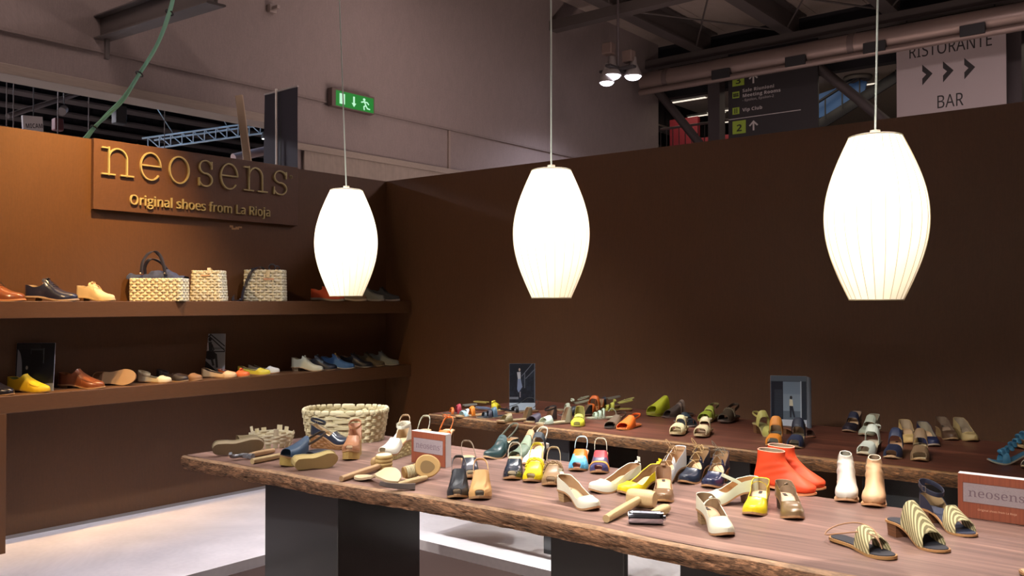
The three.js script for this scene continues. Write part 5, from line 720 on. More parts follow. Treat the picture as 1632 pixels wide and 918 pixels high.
{ const a = onY(568, 763, TT), b = onY(634, 776, TT), d = b.clone().sub(a), g = thing('sole_blank', 'pale wooden sole blank with a twisted waist beside the rope-wrapped mallet', 'sole', [(a.x + b.x) / 2, TT, (a.z + b.z) / 2], turnOf(d.clone().normalize())), L = d.length();
  const wid = hermite([[0, .004], [.04, .02], [.2, .034], [.42, .017], [.55, .024], [.75, .044], [.93, .032], [1, .004]]), hy = hermite([[0, .006], [.2, .006], [.42, .016], [.6, .04], [.8, .036], [1, .012]]);
  part('blank', [0, 1].map((k) => grid((u, v) => [L * (u - .5), hy(u) + (k ? .009 : 0) + (v - .5) * -.02 * Math.sin(PI * clamp((u - .4) / .6, 0, 1)), lerp(-1, 1, v) * wid(u)], 40, 8)).concat([-1, 1].map((s) => grid((u, v) => [L * (u - .5), hy(u) + v * .009 + s * -.01 * Math.sin(PI * clamp((u - .4) / .6, 0, 1)), s * wid(u)], 40, 1))), WOOD('#d9c3a0', .6), g); }
{ // a heeled sole lying over on its side
  const h = heading(5), c = onY(672, 762, TT), g = thing('heel_unit', 'loose sole with a straw-wrapped heel lying on its side before the small sign block', 'sole', [c.x, TT, c.z], turnOf(h));
  g.scale.setScalar(.86);
  const heel = toCreasedNormals(lathe([[0, 0], [.027, 0], [.0285, .004], [.0275, .03], [.026, .06], [.024, .07], [0, .07]], 24), .7); heel.applyQuaternion(new THREE.Quaternion().setFromUnitVectors(V(0, 1, 0), V(.8, .12, -.5).normalize())).translate(-.075, .029, .045); part('heel', heel, STACK('#a88346'), g);
  for (let k = 0; k < 6; k++) { const q = new THREE.TorusGeometry(.0275, .004, 8, 24); q.rotateX(PI / 2); q.translate(0, .014 + k * .008, 0); q.applyQuaternion(new THREE.Quaternion().setFromUnitVectors(V(0, 1, 0), V(.8, .12, -.5).normalize())); q.translate(-.075, .029, .045); part('straw_turn', q, STRAW2, g); }
  const ol = new THREE.Shape(); for (let i = 0; i <= 40; i++) { const t = i / 40 * 2 * PI, x = .052 * Math.cos(t) * (1), y = .046 * Math.sin(t) * (1 - .14 * Math.cos(t)); i ? ol.lineTo(x, y) : ol.moveTo(x, y); }
  const eg = new THREE.ExtrudeGeometry(ol, { depth: .016, bevelEnabled: true, bevelSize: .006, bevelThickness: .006, bevelSegments: 3, curveSegments: 20 }); eg.rotateX(-.28).rotateY(.25).translate(.03, .056, .012); part('forepart', eg, M('#c4a066', .6), g);
  const is = new THREE.Shape(); for (let i = 0; i <= 30; i++) { const t = i / 30 * 2 * PI, x = -.002 + .033 * Math.cos(t), y = -.004 + .028 * Math.sin(t) * (1 - .25 * Math.cos(t)); i ? is.lineTo(x, y) : is.moveTo(x, y); }
  const ig = new THREE.ExtrudeGeometry(is, { depth: .002, bevelEnabled: false }); ig.translate(0, 0, .0215).rotateX(-.28).rotateY(.25).translate(.03, .056, .012); part('sole_inset', ig, M('#8a7049', .8), g);
  part('shank', sweep([V(-.04, .04, .02), V(-.018, .05, .008), V(.0, .055, .012)], V(0, 1, .2), .045, .012), M('#c4a066', .6), g);
}

// ------------------------------------------------------------------ sign blocks and posters
const blockPrint = drawn(512, 330, (x, w, h) => {
  const r = rng(3); x.fillStyle = '#84452f'; x.fillRect(0, 0, w, h);
  for (let i = 0; i < 260; i++) { x.fillStyle = `rgba(${r() > .5 ? '150,86,58' : '92,42,28'},${.05 + .1 * r()})`; x.fillRect(r() * w, 0, 1 + r() * 5, h); }
  x.fillStyle = '#8f8286'; x.fillRect(32, 64, w - 64, 150);
  for (let i = 0; i < 500; i++) { x.fillStyle = `rgba(${r() > .5 ? '168,152,150' : '112,98,98'},.12)`; x.fillRect(32 + r() * (w - 70), 64 + r() * 140, 2 + r() * 10, 2 + r() * 10); }
  x.strokeStyle = '#5b3024'; x.lineWidth = 4; x.strokeRect(32, 64, w - 64, 150);
  x.fillStyle = '#65525c'; x.font = '86px serif'; x.textAlign = 'center'; x.save(); x.translate(w / 2 - 6, 168); x.scale(1.12, 1); x.fillText('neosens', 0, 0); x.restore(); x.font = '22px sans-serif'; x.fillText('®', w - 66, 128);
  x.fillStyle = '#c9a48c'; x.font = '20px sans-serif'; x.fillText('Original shoes from La Rioja', w / 2, 268);
});
const flat = (t, r = .5) => new THREE.MeshPhysicalMaterial({ map: t, roughness: r });
function uvBox(w, h, y0 = 0) { const g = new THREE.PlaneGeometry(w, h); g.translate(0, y0 + h / 2, 0); return g; }
function signBlock(label, a, b, h, d, wide) {
  const p = onY(...a, TT), q = onY(...b, TT), w = wide ?? p.distanceTo(V(q.x, TT, p.z)), g = thing('sign_block', label, 'sign', [p.x + w / 2, TT, p.z - d / 2]);
  part('block', box(-w / 2, w / 2, 0, h, -d / 2, d / 2 - .001, .001), M('#d9d6da', .5), g);
  part('printed_front', box(-w / 2, w / 2, .001, h - .002, d / 2 - .001, d / 2 + .001), M('#7a4030', .5), g);
  part('print', uvBox(w - .002, h - .004, .002).translate(0, 0, d / 2 + .0016), flat(blockPrint, .45), g);
}
signBlock('small block sign with wood print and grey plaque among the wedges', [656, 737], [711, 743], .139, .035, .2);
signBlock('large looking block sign with wood print and grey plaque at the right picture edge', [1527, 823], [1632, 836], .142, .03, .225);

const P1 = drawn(256, 340, (x, w, h) => { x.fillStyle = '#15171b'; x.fillRect(0, 0, w, h); x.fillStyle = '#25282c'; x.fillRect(10, 8, 150, 40); x.fillStyle = '#8d93a0'; x.beginPath(); x.moveTo(8, 44); x.quadraticCurveTo(44, 70, 44, 250); x.lineTo(8, 250); x.fill(); x.fillStyle = '#3a4044'; x.fillRect(96, 40, 86, 40); x.fillStyle = '#0f1113'; x.fillRect(100, 52, 76, 120); x.fillStyle = '#555c60'; x.fillRect(180, 36, 6, 110); x.fillStyle = '#a9a6a0'; x.beginPath(); x.ellipse(74, 176, 8, 14, 0, 0, 7); x.fill(); x.fillStyle = '#6d737a'; x.beginPath(); x.moveTo(40, 232); x.lineTo(90, 228); x.lineTo(160, 290); x.lineTo(256, 286); x.lineTo(256, 340); x.lineTo(60, 340); x.fill(); x.strokeStyle = '#1b1d20'; x.lineWidth = 5; for (const k of [0, 24, 48]) { x.beginPath(); x.moveTo(70 + k, 262 + k * .5); x.lineTo(110 + k, 246 + k); x.stroke(); } });
const P2 = drawn(256, 400, (x, w, h) => { x.fillStyle = '#8e9499'; x.fillRect(0, 0, w, h); const gr = x; gr.fillStyle = '#6b7177'; gr.fillRect(0, 130, w, 16); x.strokeStyle = '#1a1c20'; x.lineWidth = 10; x.beginPath(); x.moveTo(0, 90); x.lineTo(120, 10); x.moveTo(110, 0); x.lineTo(256, 120); x.moveTo(100, 20); x.lineTo(256, 160); x.moveTo(0, 170); x.lineTo(256, 168); x.stroke(); x.fillStyle = '#14161a'; x.beginPath(); x.moveTo(0, 250); x.lineTo(60, 240); x.lineTo(190, 360); x.lineTo(256, 380); x.lineTo(256, 400); x.lineTo(0, 400); x.fill(); x.fillStyle = '#1d1f24'; x.beginPath(); x.ellipse(112, 52, 15, 20, 0, 0, 7); x.fill(); x.fillStyle = '#2a2c30'; x.beginPath(); x.moveTo(88, 80); x.lineTo(128, 76); x.lineTo(140, 160); x.lineTo(90, 170); x.fill(); x.fillStyle = '#c9ccd0'; x.beginPath(); x.moveTo(86, 84); x.lineTo(98, 80); x.lineTo(104, 160); x.lineTo(88, 160); x.fill(); x.strokeStyle = '#25272b'; x.lineWidth = 10; x.beginPath(); x.moveTo(132, 100); x.lineTo(150, 150); x.lineTo(128, 176); x.stroke(); x.fillStyle = '#15171b'; x.beginPath(); x.ellipse(120, 205, 60, 40, .1, 0, 7); x.fill(); x.lineWidth = 20; x.beginPath(); x.moveTo(170, 190); x.lineTo(184, 320); x.moveTo(130, 230); x.lineTo(150, 300); x.stroke(); });
const P3 = drawn(256, 400, (x, w, h) => { x.fillStyle = '#1c222c'; x.fillRect(0, 0, w, h); const r = rng(9); for (let i = 0; i < 120; i++) { x.fillStyle = `rgba(60,68,84,${.1 + .2 * r()})`; x.fillRect(r() * w, 40 + r() * 270, 6 + r() * 30, 4 + r() * 40); } x.strokeStyle = '#747a86'; x.lineWidth = 6; x.beginPath(); x.moveTo(120, 110); x.lineTo(228, 0); x.moveTo(160, 130); x.lineTo(256, 46); x.moveTo(152, 80); x.lineTo(152, 210); x.moveTo(250, 0); x.lineTo(250, 330); x.stroke(); x.fillStyle = '#b9a89c'; x.beginPath(); x.ellipse(100, 52, 9, 13, 0, 0, 7); x.fill(); x.fillStyle = '#b9bcc4'; x.beginPath(); x.moveTo(74, 74); x.lineTo(110, 70); x.lineTo(112, 130); x.lineTo(84, 134); x.fill(); x.fillStyle = '#7f8eac'; x.beginPath(); x.moveTo(82, 134); x.lineTo(112, 130); x.lineTo(128, 200); x.lineTo(90, 250); x.lineTo(76, 220); x.fill(); x.fillStyle = '#767c88'; x.fillRect(0, 286, 90, 20); x.fillStyle = '#8f8a92'; x.fillRect(100, 240, 12, 50); x.fillStyle = '#b9cbdc'; x.fillRect(0, 336, w, 64); });
const P4 = drawn(280, 400, (x, w, h) => { x.fillStyle = '#39414e'; x.fillRect(0, 0, w, h); x.fillStyle = '#55606c'; x.fillRect(0, 0, w, 40); x.fillStyle = '#1d2330'; x.fillRect(8, 44, 88, 290); x.strokeStyle = '#56606c'; x.lineWidth = 2; for (let y = 110; y < 320; y += 8) { x.beginPath(); x.moveTo(30, y); x.lineTo(92, y); x.stroke(); } x.fillStyle = '#8496a6'; x.fillRect(98, 44, 138, 250); x.fillStyle = '#76889a'; x.fillRect(98, 44, 138, 96); x.fillStyle = '#5f6d7a'; x.fillRect(98, 270, 138, 64); x.fillStyle = '#aab6c2'; x.fillRect(232, 40, 10, 294); x.fillStyle = '#2a323e'; x.fillRect(242, 40, 38, 294); x.fillStyle = '#2b2a2c'; x.beginPath(); x.ellipse(160, 166, 10, 13, 0, 0, 7); x.fill(); x.fillStyle = '#d2ceb6'; x.beginPath(); x.moveTo(148, 180); x.lineTo(172, 182); x.lineTo(176, 232); x.lineTo(146, 230); x.fill(); x.fillStyle = '#272c38'; x.beginPath(); x.moveTo(148, 230); x.lineTo(174, 232); x.lineTo(192, 318); x.lineTo(180, 320); x.lineTo(164, 262); x.lineTo(162, 320); x.lineTo(150, 320); x.fill(); x.fillStyle = '#b9c2cf'; x.fillRect(0, 336, w, 64); });
function poster(label, pos, turn, w, h, t, lean, group, thick = .004, page) {
  const g = thing('poster', label, 'poster', pos, turn, group); g.rotation.order = 'YXZ'; g.rotation.x = -lean;
  part('board', box(-w / 2, w / 2, 0, h, -thick, 0), M('#c9ced8', .5), g); part('print', uvBox(w - .001, h - .001).translate(0, .0005, .0006), flat(t, .3), g);
  part('foot', [rod(V(0, h * .7, -thick), V(0, .003 + Math.sin(lean) * 0, -h * .26), .003, 6)], M('#8d8f94', .5), g);
  if (page) part('page', grid((u, v) => { const a = u * .9; return [w / 2 + .035 * Math.sin(a) , v * (h - .012 * u), -thick - .035 * (1 - Math.cos(a)) - .012 * u]; }, 6, 1), M('#8d98a6', .5), g);
}
const onShelf = (u, z0) => onX(u, 600, z0);
{ const p = onX(54, 600, .12); poster('dark photograph card behind the yellow loafer on the lower shelf', [p.x, .9, p.z], turnOf(heading(-6)), .225, .292, P1, .1); }
{ const p = onX(336, 590, .035); poster('black and white photograph card of a seated figure on the lower shelf', [p.x, .9, p.z], turnOf(heading(-4)), .195, .31, P2, .08); }
{ const p = onY(832.5, 654, TT); poster('dark photograph card of a standing figure at the rear table, left one', [p.x, TT, p.z], turnOf(heading(0)), .166, .298, P3, .06); }
{ const p = onY(1257, 682, TT); poster('photograph card of a walking figure in a doorway at the rear table, right one', [p.x, TT, p.z], turnOf(heading(14)), .19, .285, P4, .06, undefined, .004, true); }
const ORD = ['first', 'second', 'third', 'fourth', 'fifth', 'sixth', 'seventh', 'eighth', 'ninth', 'tenth', 'eleventh'];
// ------------------------------------------------------------------ the hall beyond the stand
const HX = -3, HZ = -10.2, CEIL = 6.62, HW = CONC('#978986'), HWL = CONC('#a3958a'), DARKSTEEL = M('#4a4341', .6), DECK = CONC('#b5a59a');
const deckTex = tex(64, 64, (u, v, x) => { const k = .86 + .14 * Math.sin(x / 64 * 2 * PI * 4); return [214 * k, 214 * k, 214 * k]; }, true, [1, 1]);
const OPEN_Y = 3.56, OPEN_Z = -1.15;
struct('wall_hall_left', [box(HX - .3, HX, 3.98, CEIL + .1, HZ, 14), box(HX - .3, HX - .02, 3.64, 3.98, HZ, 14), box(HX - .3, HX - .02, -.06, 3.64, HZ, OPEN_Z)], HW);
struct('trim_1', box(HX - .34, HX, OPEN_Y, 3.66, OPEN_Z - .1, 14, .01), HWL);
struct('trim_2', box(HX - .02, HX + .012, 3.955, 3.985, HZ, 14), CONC('#8d7f7b'));
solo('sliding_gate', [box(HX + .0, HX + .03, -.06, 3.34, OPEN_Z - 4.1, OPEN_Z - .25, .006), box(HX + .02, HX + .05, 3.3, 3.38, OPEN_Z - 4.2, OPEN_Z + .05, .004)], HWL, 'plain pale sliding gate panel on the hall wall behind the left lamp', 'gate');
{ const p = onX(716, 215, HX); struct('trim_3', box(HX - .02, HX + .01, -.06, 3.95, p.z - .02, p.z + .02), CONC('#a08f86')); }
// roof deck in long trays, roof beams and bracing
for (let i = 0; i < 16; i++) { const x0 = -3.3 + i * .87; struct('ceiling', box(x0, x0 + .86, CEIL, CEIL + .08, HZ - .4, 14), DECK); }
for (let i = 0; i < 9; i++) { const x = -3.6 + 1.735 * i; if (i === 0) continue;
  const g = thing('roof_beam', `dark steel roof beam of the hall, ${ORD[i - 1]} counted from the long hall wall`, 'beam', [x, 6.18, 0], 0, 'roof beams'); const y0 = 0;
  part('web', box(-.02, .02, .02, .44, HZ, 12), DARKSTEEL, g); part('flange', box(-.12, .12, 0, .03, HZ, 12), DARKSTEEL, g); part('flange', box(-.14, .14, .40, .44, HZ, 12), DARKSTEEL, g);
  part('cleat', mergeGeometries(Array.from({ length: 60 }, (_, k) => box(.12, .16, .395, .425, HZ + k * .3, HZ + k * .3 + .14))), DARKSTEEL, g); }
{ let n = 0; for (const z of [-9.6, -6.6, -3.6]) for (let i = 0; i < 6; i++) { const x0 = -1.865 + 1.735 * i, g = thing('roof_brace', `thin cross brace right of the ${ORD[i]} roof beam from the long wall, ${z === -9.6 ? 'far row' : z === -6.6 ? 'middle row' : 'near row'}`, 'brace', [x0, 6.2, z], 0, 'roof braces');
  part('rod', [rod(V(0, 0, 0), V(1.735, .0, 2.9), .016, 6)], DARKSTEEL, g); part('rod', [rod(V(1.735, 0, 0), V(0, 0, 2.9), .016, 6)], DARKSTEEL, g); n++; } }
for (const z of [-9.77, -6.6, -3.6]) solo('cross_beam', box(-3, 11, 6.02, 6.18, z - .1, z + .1), DARKSTEEL, `dark cross beam under the roof beams, ${z === -9.77 ? 'at the far end of the hall' : z === -6.6 ? 'in the middle' : 'nearest the stand'}`, 'beam');
// end wall of the hall: fascia, columns, braces
struct('wall_hall_end', [box(-3.3, 12, 5.55, CEIL, HZ - .35, HZ - .15), box(-3.3, 12, -.06, 2.3, HZ - .35, HZ - .15)], M('#14141a', .9));
{ const mk = (u, label) => { const p = onZ(u, 200, HZ); solo('steel_column', box(p.x - .12, p.x + .12, -.06, 6.1, HZ - .12, HZ + .12), M('#453d3f', .7), label, 'column'); };
  mk(1142, 'dark steel column left of the black direction sign'); mk(1617, 'dark steel column right of the restaurant sign');
  const br = (a, b, label) => { const p = onZ(a[0], a[1], HZ + .3), q = onZ(b[0], b[1], HZ + .3), e = q.clone().sub(p), up = a[0] > 1200 ? (5.93 - p.y) / -e.y : 0; solo('diagonal_brace', rod(p.clone().addScaledVector(e, -up), q.clone().addScaledVector(e, .6), .085, 4), M('#4a4242', .7), label, 'brace'); };
  br([1044, 140], [1112, 225], 'dark diagonal brace in front of the red room'); br([1298, 102], [1395, 180], 'dark diagonal brace in front of the blue staircase panel'); }
// upper floor seen through the end wall
struct('ceiling_upper_room', box(-4, 12, 6.0, 6.1, -17.5, HZ - .35), CONC('#a59a90'));
struct('wall_upper_room', box(-4, 12, 2.3, 6.0, -17.7, -17.5), CONC('#6f6862'));
struct('floor_upper_room', box(-4, 12, 2.2, 2.3, -17.5, HZ - .35), M('#9a928a', .8));
{ const p = onZ(1172, 200, -12.5); solo('red_partition', [box(-4, p.x, 2.3, 5.1, -12.6, -12.5), box(-4, p.x - .9, 5.1, 5.6, -12.6, -12.5)], M('#7c1824', .6), 'dark red partition wall on the upper floor left of the direction sign', 'partition'); }
{ const a = onZ(1048, 205, HZ - .1), b = onZ(1160, 190, HZ - .1), g = thing('handrail', 'thin dark handrail in front of the red partition', 'rail', [a.x, 2.3, HZ - .22]);
  part('top_rail', rod(V(0, a.y - 2.3, 0), V(b.x - a.x, a.y - 2.3, 0), .025), M('#5a4a4a', .5), g); for (let i = 0; i < 12; i++) part('baluster', rod(V(i * .14, 0, 0), V(i * .14, a.y - 2.3, 0), .009, 6), M('#2c2326', .5), g); }
{ const a = onZ(1303, 152, -13), b = onZ(1352, 140, -13), c = onZ(1352, 165, -13), d = onZ(1303, 190, -13), sh = new THREE.Shape([[a.x, a.y], [b.x + .4, b.y + .15], [c.x + .3, c.y], [d.x, d.y]].map((p) => new THREE.Vector2(p[0] - a.x, p[1] - a.y)));
  const g = thing('staircase', 'dark staircase with a blue side panel on the upper floor', 'stairs', [a.x, a.y, -13]); part('side_panel', new THREE.ExtrudeGeometry(sh, { depth: .05, bevelEnabled: false }), M('#3f6fae', .5), g);
  const e0 = V(-.1, d.y - a.y - .25, .15), e1 = V(c.x - a.x + 1.0, b.y - a.y + .05, .15); part('stringer', sweep([e0, e1], V(0, 1, 0), .22, .06), M('#15161c', .6), g); part('handrail', [tube([e0.clone().add(V(0, .45, .1)), e1.clone().add(V(0, .45, .1))], .03, 8), ...[0, .2, .4, .6, .8, 1].map((t) => { const p = e0.clone().lerp(e1, t); return rod(p.clone().add(V(0, 0, .1)), p.clone().add(V(0, .45, .1)), .015, 6); })], M('#15161c', .5), g); }
{ const spots = [[1094, 158, 'left ceiling strip light above the red partition'], [1126, 181, 'lower ceiling strip light beside the dark column'], [1158, 174, 'ceiling strip light cut by the direction sign'], [1163, 192, 'lowest ceiling strip light left of the direction sign'], [1372, 134, 'grated ceiling strip light above the blue panel']];
  for (const [u, v, label] of spots) { const p = onY(u, v, 5.98), g = thing('strip_light', label, 'lamp', [p.x, 5.98, p.z]); part('tray', box(-.5, .5, -.03, .02, -.07, .07, .004), M('#a8a49c', .5), g); part('diffuser', box(-.48, .48, -.036, -.03, -.05, .05), new THREE.MeshStandardMaterial({ color: '#fff', emissive: 0xfff2dc, emissiveIntensity: .9 }), g); }
  const L = new THREE.RectAreaLight(0xffe9d0, 2.2, 9, 1.2); L.position.set(.6, 5.9, -11.8); L.lookAt(.6, 0, -12.4); scene.add(L); }
{ const p = onZ(1367, 124, -13.5); solo('ceiling_vent', new THREE.TorusGeometry(.22, .06, 8, 24).rotateX(PI / 2), M('#4d4844', .7), 'round dark air vent in the upper floor ceiling', 'vent', [onY(1367, 124, 5.97).x, 5.97, onY(1367, 124, 5.97).z]); }
{ const a = onZ(1613, 108, -12.6), b = onZ(1640, 146, -12.6), g = thing('lit_window', 'slanting warm lit window strip right of the restaurant sign', 'window', [a.x, a.y, -12.6]), d = b.clone().sub(a); d.z = 0;
  part('pane', sweep([V(0, 0, 0), d], V(-d.y, d.x, 0), .16, .03), new THREE.MeshStandardMaterial({ color: '#fff', emissive: 0xffe08a, emissiveIntensity: .8 }), g); for (const t of [0, .33, .66, 1]) part('bar', box(-.015, .015, -.12, .12, 0, .05).rotateZ(.5).translate(d.x * t, d.y * t, 0), M('#2a2624', .6), g); }
{ const a = onZ(1613, 152, -12.5), b = onZ(1640, 176, -12.5), g = thing('cabinet', 'pale cabinets on the upper floor at the right picture edge', 'cabinet', [a.x, b.y, -12.5]); for (let i = 0; i < 3; i++) part('door', box(i * .26, i * .26 + .24, 0, a.y - b.y, 0, .3, .01), M('#a59d8c', .6), g); }

// duct along the end of the hall
{ const a = onZ(1000, 138, -9.2), b = onZ(1632, 41, -9.2), yc = (a.y + b.y) / 2, g = thing('air_duct', 'long grey round air duct below the roof at the far end of the hall', 'duct', [0, yc, -9.2]);
  const m = M('#8d7b74', .38, { metalness: .55 }), x0 = -2.75, x1 = 9;
  part('pipe', new THREE.CylinderGeometry(.19, .19, x1 - x0, 28).rotateZ(PI / 2).translate((x0 + x1) / 2, .08, 0), m, g);
  part('lower_pipe', new THREE.CylinderGeometry(.055, .055, x1 - x0, 16).rotateZ(PI / 2).translate((x0 + x1) / 2, -.13, .15), m, g);
  for (const u of [1157, 1275, 1400, 1555]) { const p = onZ(u, 90, -9.2); part('bracket', box(p.x - .17, p.x + .17, -.14, .02, .1, .24, .004), M('#1c1a1c', .6), g); }
  for (const u of [1065, 1360]) { const p = onZ(u, 100, -9.2); part('collar', new THREE.CylinderGeometry(.2, .2, .1, 28).rotateZ(PI / 2).translate(p.x, .08, 0), M('#6a5c58', .5, { metalness: .4 }), g); }
}
// direction sign and restaurant sign
const signDark = drawn(512, 640, (x, w, h) => {
  x.fillStyle = '#2a2628'; x.fillRect(0, 0, w, h); x.translate(0, 46); const G = '#8fa838', I = '#23221f', T = '#b9b2b0';
  const sq = (X, Y, s, t, f) => { x.fillStyle = G; x.fillRect(X, Y, s, s * 1.1); x.fillStyle = I; x.font = `bold ${f}px sans-serif`; x.textAlign = 'center'; x.fillText(t, X + s / 2, Y + s * .9); };
  const up = (X, Y) => { x.strokeStyle = T; x.lineWidth = 10; x.beginPath(); x.moveTo(X, Y + 66); x.lineTo(X, Y + 6); x.moveTo(X - 24, Y + 34); x.lineTo(X, Y + 6); x.lineTo(X + 24, Y + 34); x.stroke(); };
  sq(24, 120, 72, '3', 62); up(150, 132); x.fillStyle = G; x.fillRect(24, 236, 42, 44); x.fillStyle = I; for (const k of [0, 11, 22]) { x.beginPath(); x.arc(34 + k, 252, 5, 0, 7); x.fill(); x.fillRect(30 + k, 258, 9, 14); }
  x.textAlign = 'left'; x.fillStyle = T; x.font = 'bold 30px sans-serif'; x.fillText('Sale Riunioni', 84, 248); x.fillText('Meeting Rooms', 84, 282); x.font = '22px sans-serif'; x.fillText('- Epsilon, Epsilon-2', 84, 310);
  x.fillStyle = G; x.fillRect(24, 344, 42, 46); x.fillStyle = I; x.fillRect(36, 350, 5, 34); x.fillRect(48, 350, 5, 34); x.fillStyle = T; x.font = 'bold 30px sans-serif'; x.fillText('Vip Club', 84, 378);
  x.fillRect(0, 418, 420, 5); sq(24, 436, 80, '2', 64); up(150, 448); x.fillStyle = G; x.fillRect(24, 552, 42, 40); x.fillStyle = T; x.font = 'bold 30px sans-serif'; x.textAlign = 'left'; x.fillText('Sale Riunioni', 84, 578);
});
function hangSign(name, label, u0, u1, vb, z, h, t, edge) {
  const a = onZ(u0, vb, z), b = onZ(u1, vb, z), w = b.x - a.x, g = thing(name, label, 'sign', [(a.x + b.x) / 2, a.y, z]);
  part('panel', box(-w / 2, w / 2, 0, h, -.05, 0, .002), M(edge, .6), g); part('print', uvBox(w - .01, h - .01).translate(0, .005, .002), flat(t, .6), g);
  for (const s of [-1, 1]) part('hanger', rod(V(s * w * .4, h, -.02), V(s * w * .4, 6.1 - a.y, -.02), .01, 6), M('#222', .5), g); return g;
}
hangSign('direction_sign', 'dark hall direction sign with green number squares and white arrows', 1161, 1304, 232, HZ + .45, 1.75, signDark, '#1b191b');
const signBar = drawn(640, 560, (x, w, h) => { x.fillStyle = '#a89c9c'; x.fillRect(0, 0, w, h); x.fillStyle = '#1d181a'; x.textAlign = 'center'; x.save(); x.translate(w / 2, 206); x.scale(.84, 1); x.font = '104px sans-serif'; x.fillText('RISTORANTE', 0, 0); x.restore(); for (const k of [0, 1, 2]) { const X = 158 + k * 124, Y = 254; x.beginPath(); x.moveTo(X, Y); x.lineTo(X + 62, Y + 62); x.lineTo(X, Y + 124); x.lineTo(X, Y + 84); x.lineTo(X + 24, Y + 62); x.lineTo(X, Y + 40); x.fill(); } x.save(); x.translate(w / 2, 528); x.scale(.86, 1); x.font = '104px sans-serif'; x.fillText('BAR', 0, 0); x.restore(); });
hangSign('restaurant_sign', 'large pale hanging sign reading RISTORANTE and BAR with three arrows', 1429, 1605, 190, HZ + .45, 1.52, signBar, '#3a3234');

// emergency exit sign on the hall wall
const exitTex = drawn(256, 96, (x, w, h) => { x.fillStyle = '#0c7a26'; x.fillRect(0, 0, w, h); x.fillStyle = '#bff5cf'; x.fillRect(24, 14, 36, 66); x.fillRect(114, 16, 12, 46); x.beginPath(); x.moveTo(104, 58); x.lineTo(136, 58); x.lineTo(120, 84); x.fill(); x.beginPath(); x.arc(190, 20, 9, 0, 7); x.fill(); x.strokeStyle = '#bff5cf'; x.lineWidth = 9; x.lineCap = 'round'; x.beginPath(); x.moveTo(190, 32); x.lineTo(202, 56); x.lineTo(188, 66); x.lineTo(190, 84); x.moveTo(202, 56); x.lineTo(212, 74); x.lineTo(228, 76); x.moveTo(190, 34); x.lineTo(172, 40); x.moveTo(192, 34); x.lineTo(212, 36); x.lineTo(220, 46); x.stroke(); });
{ const a = onX(534, 168, HX + .1), b = onX(596, 181, HX + .1), c = onX(534, 141, HX + .1), w = a.z - b.z, h = c.y - a.y - .01, g = thing('exit_sign', 'green lit emergency exit sign with running figure on the hall wall', 'sign', [HX + .012, a.y, (a.z + b.z) / 2], PI / 2);
  part('housing', box(-w / 2 - .05, w / 2 + .01, -.01, h + .02, 0, .09, .006), M('#5a4a46', .6), g); part('lit_panel', uvBox(w - .02, h - .01).translate(0, .005, .092), new THREE.MeshPhysicalMaterial({ color: '#111', roughness: .4, emissive: '#ffffff', emissiveMap: exitTex, emissiveIntensity: 1.0 }), g);
  const L = new THREE.RectAreaLight(0x40ff70, .12, w, h); L.position.set(HX + .12, a.y + h / 2, (a.z + b.z) / 2); L.lookAt(HX + 2, a.y + h / 2, (a.z + b.z) / 2); scene.add(L); }
{ const p = onX(431, 15, HX); solo('wall_bracket', [box(0, .06, -.05, .05, -.05, .05, .01), box(.06, .16, -.02, .02, -.02, .02, .005)], M('#8a7d78', .5), 'small pale bracket high on the hall wall', 'bracket', [p.x, p.y, p.z]); }
{ const p = onX(162, 46, HX), q = CAM.clone().addScaledVector(ray(345, -16), 6.9), d = q.clone().sub(p), g = thing('steel_beam', 'dark steel beam reaching out of the hall wall at upper left', 'beam', p), D = d.clone(), side = V(0, 1, 0).cross(D).normalize();
  part('web', sweep([V(0, 0, 0), D], V(0, 1, 0), .22, .03), DARKSTEEL, g); part('flange', sweep([V(0, .11, 0), D.clone().add(V(0, .11, 0))], side, .16, .02), DARKSTEEL, g); part('flange', sweep([V(0, -.11, 0), D.clone().add(V(0, -.11, 0))], side, .16, .02), DARKSTEEL, g);
  const s = d.clone().multiplyScalar(.06); part('post', box(s.x - .02, s.x + .02, -.34, -.1, s.z - .02, s.z + .02), DARKSTEEL, g); }
{ const P = [[282, -30, 5.6], [270, 20, 5.8], [250, 72, 6], [222, 118, 6.1], [196, 158, 6.15], [170, 184, 6.2], [150, 204, 6.25], [133, 226, 6.3]].map(([u, v, s]) => CAM.clone().addScaledVector(ray(u, v), s));
  const g = thing('green_cable', 'pair of green cables sagging down to the top of the left wall', 'cable', P[P.length - 1]), o = P[P.length - 1];
  for (const s of [-1, 1]) part('strand', tube(P.map((p, i) => p.clone().sub(o).add(V(s * .012 * Math.sin(i * 1.5), s * .012 * Math.cos(i * .9), 0))), .012, 60, 6), M('#86c8ae', .5), g);
  for (const k of [1, 3, 6]) part('cable_tie', new THREE.TorusGeometry(.026, .005, 6, 14).rotateX(PI / 2 - .6).translate(P[k].x - o.x, P[k].y - o.y, P[k].z - o.z), M('#15181a', .6), g); }
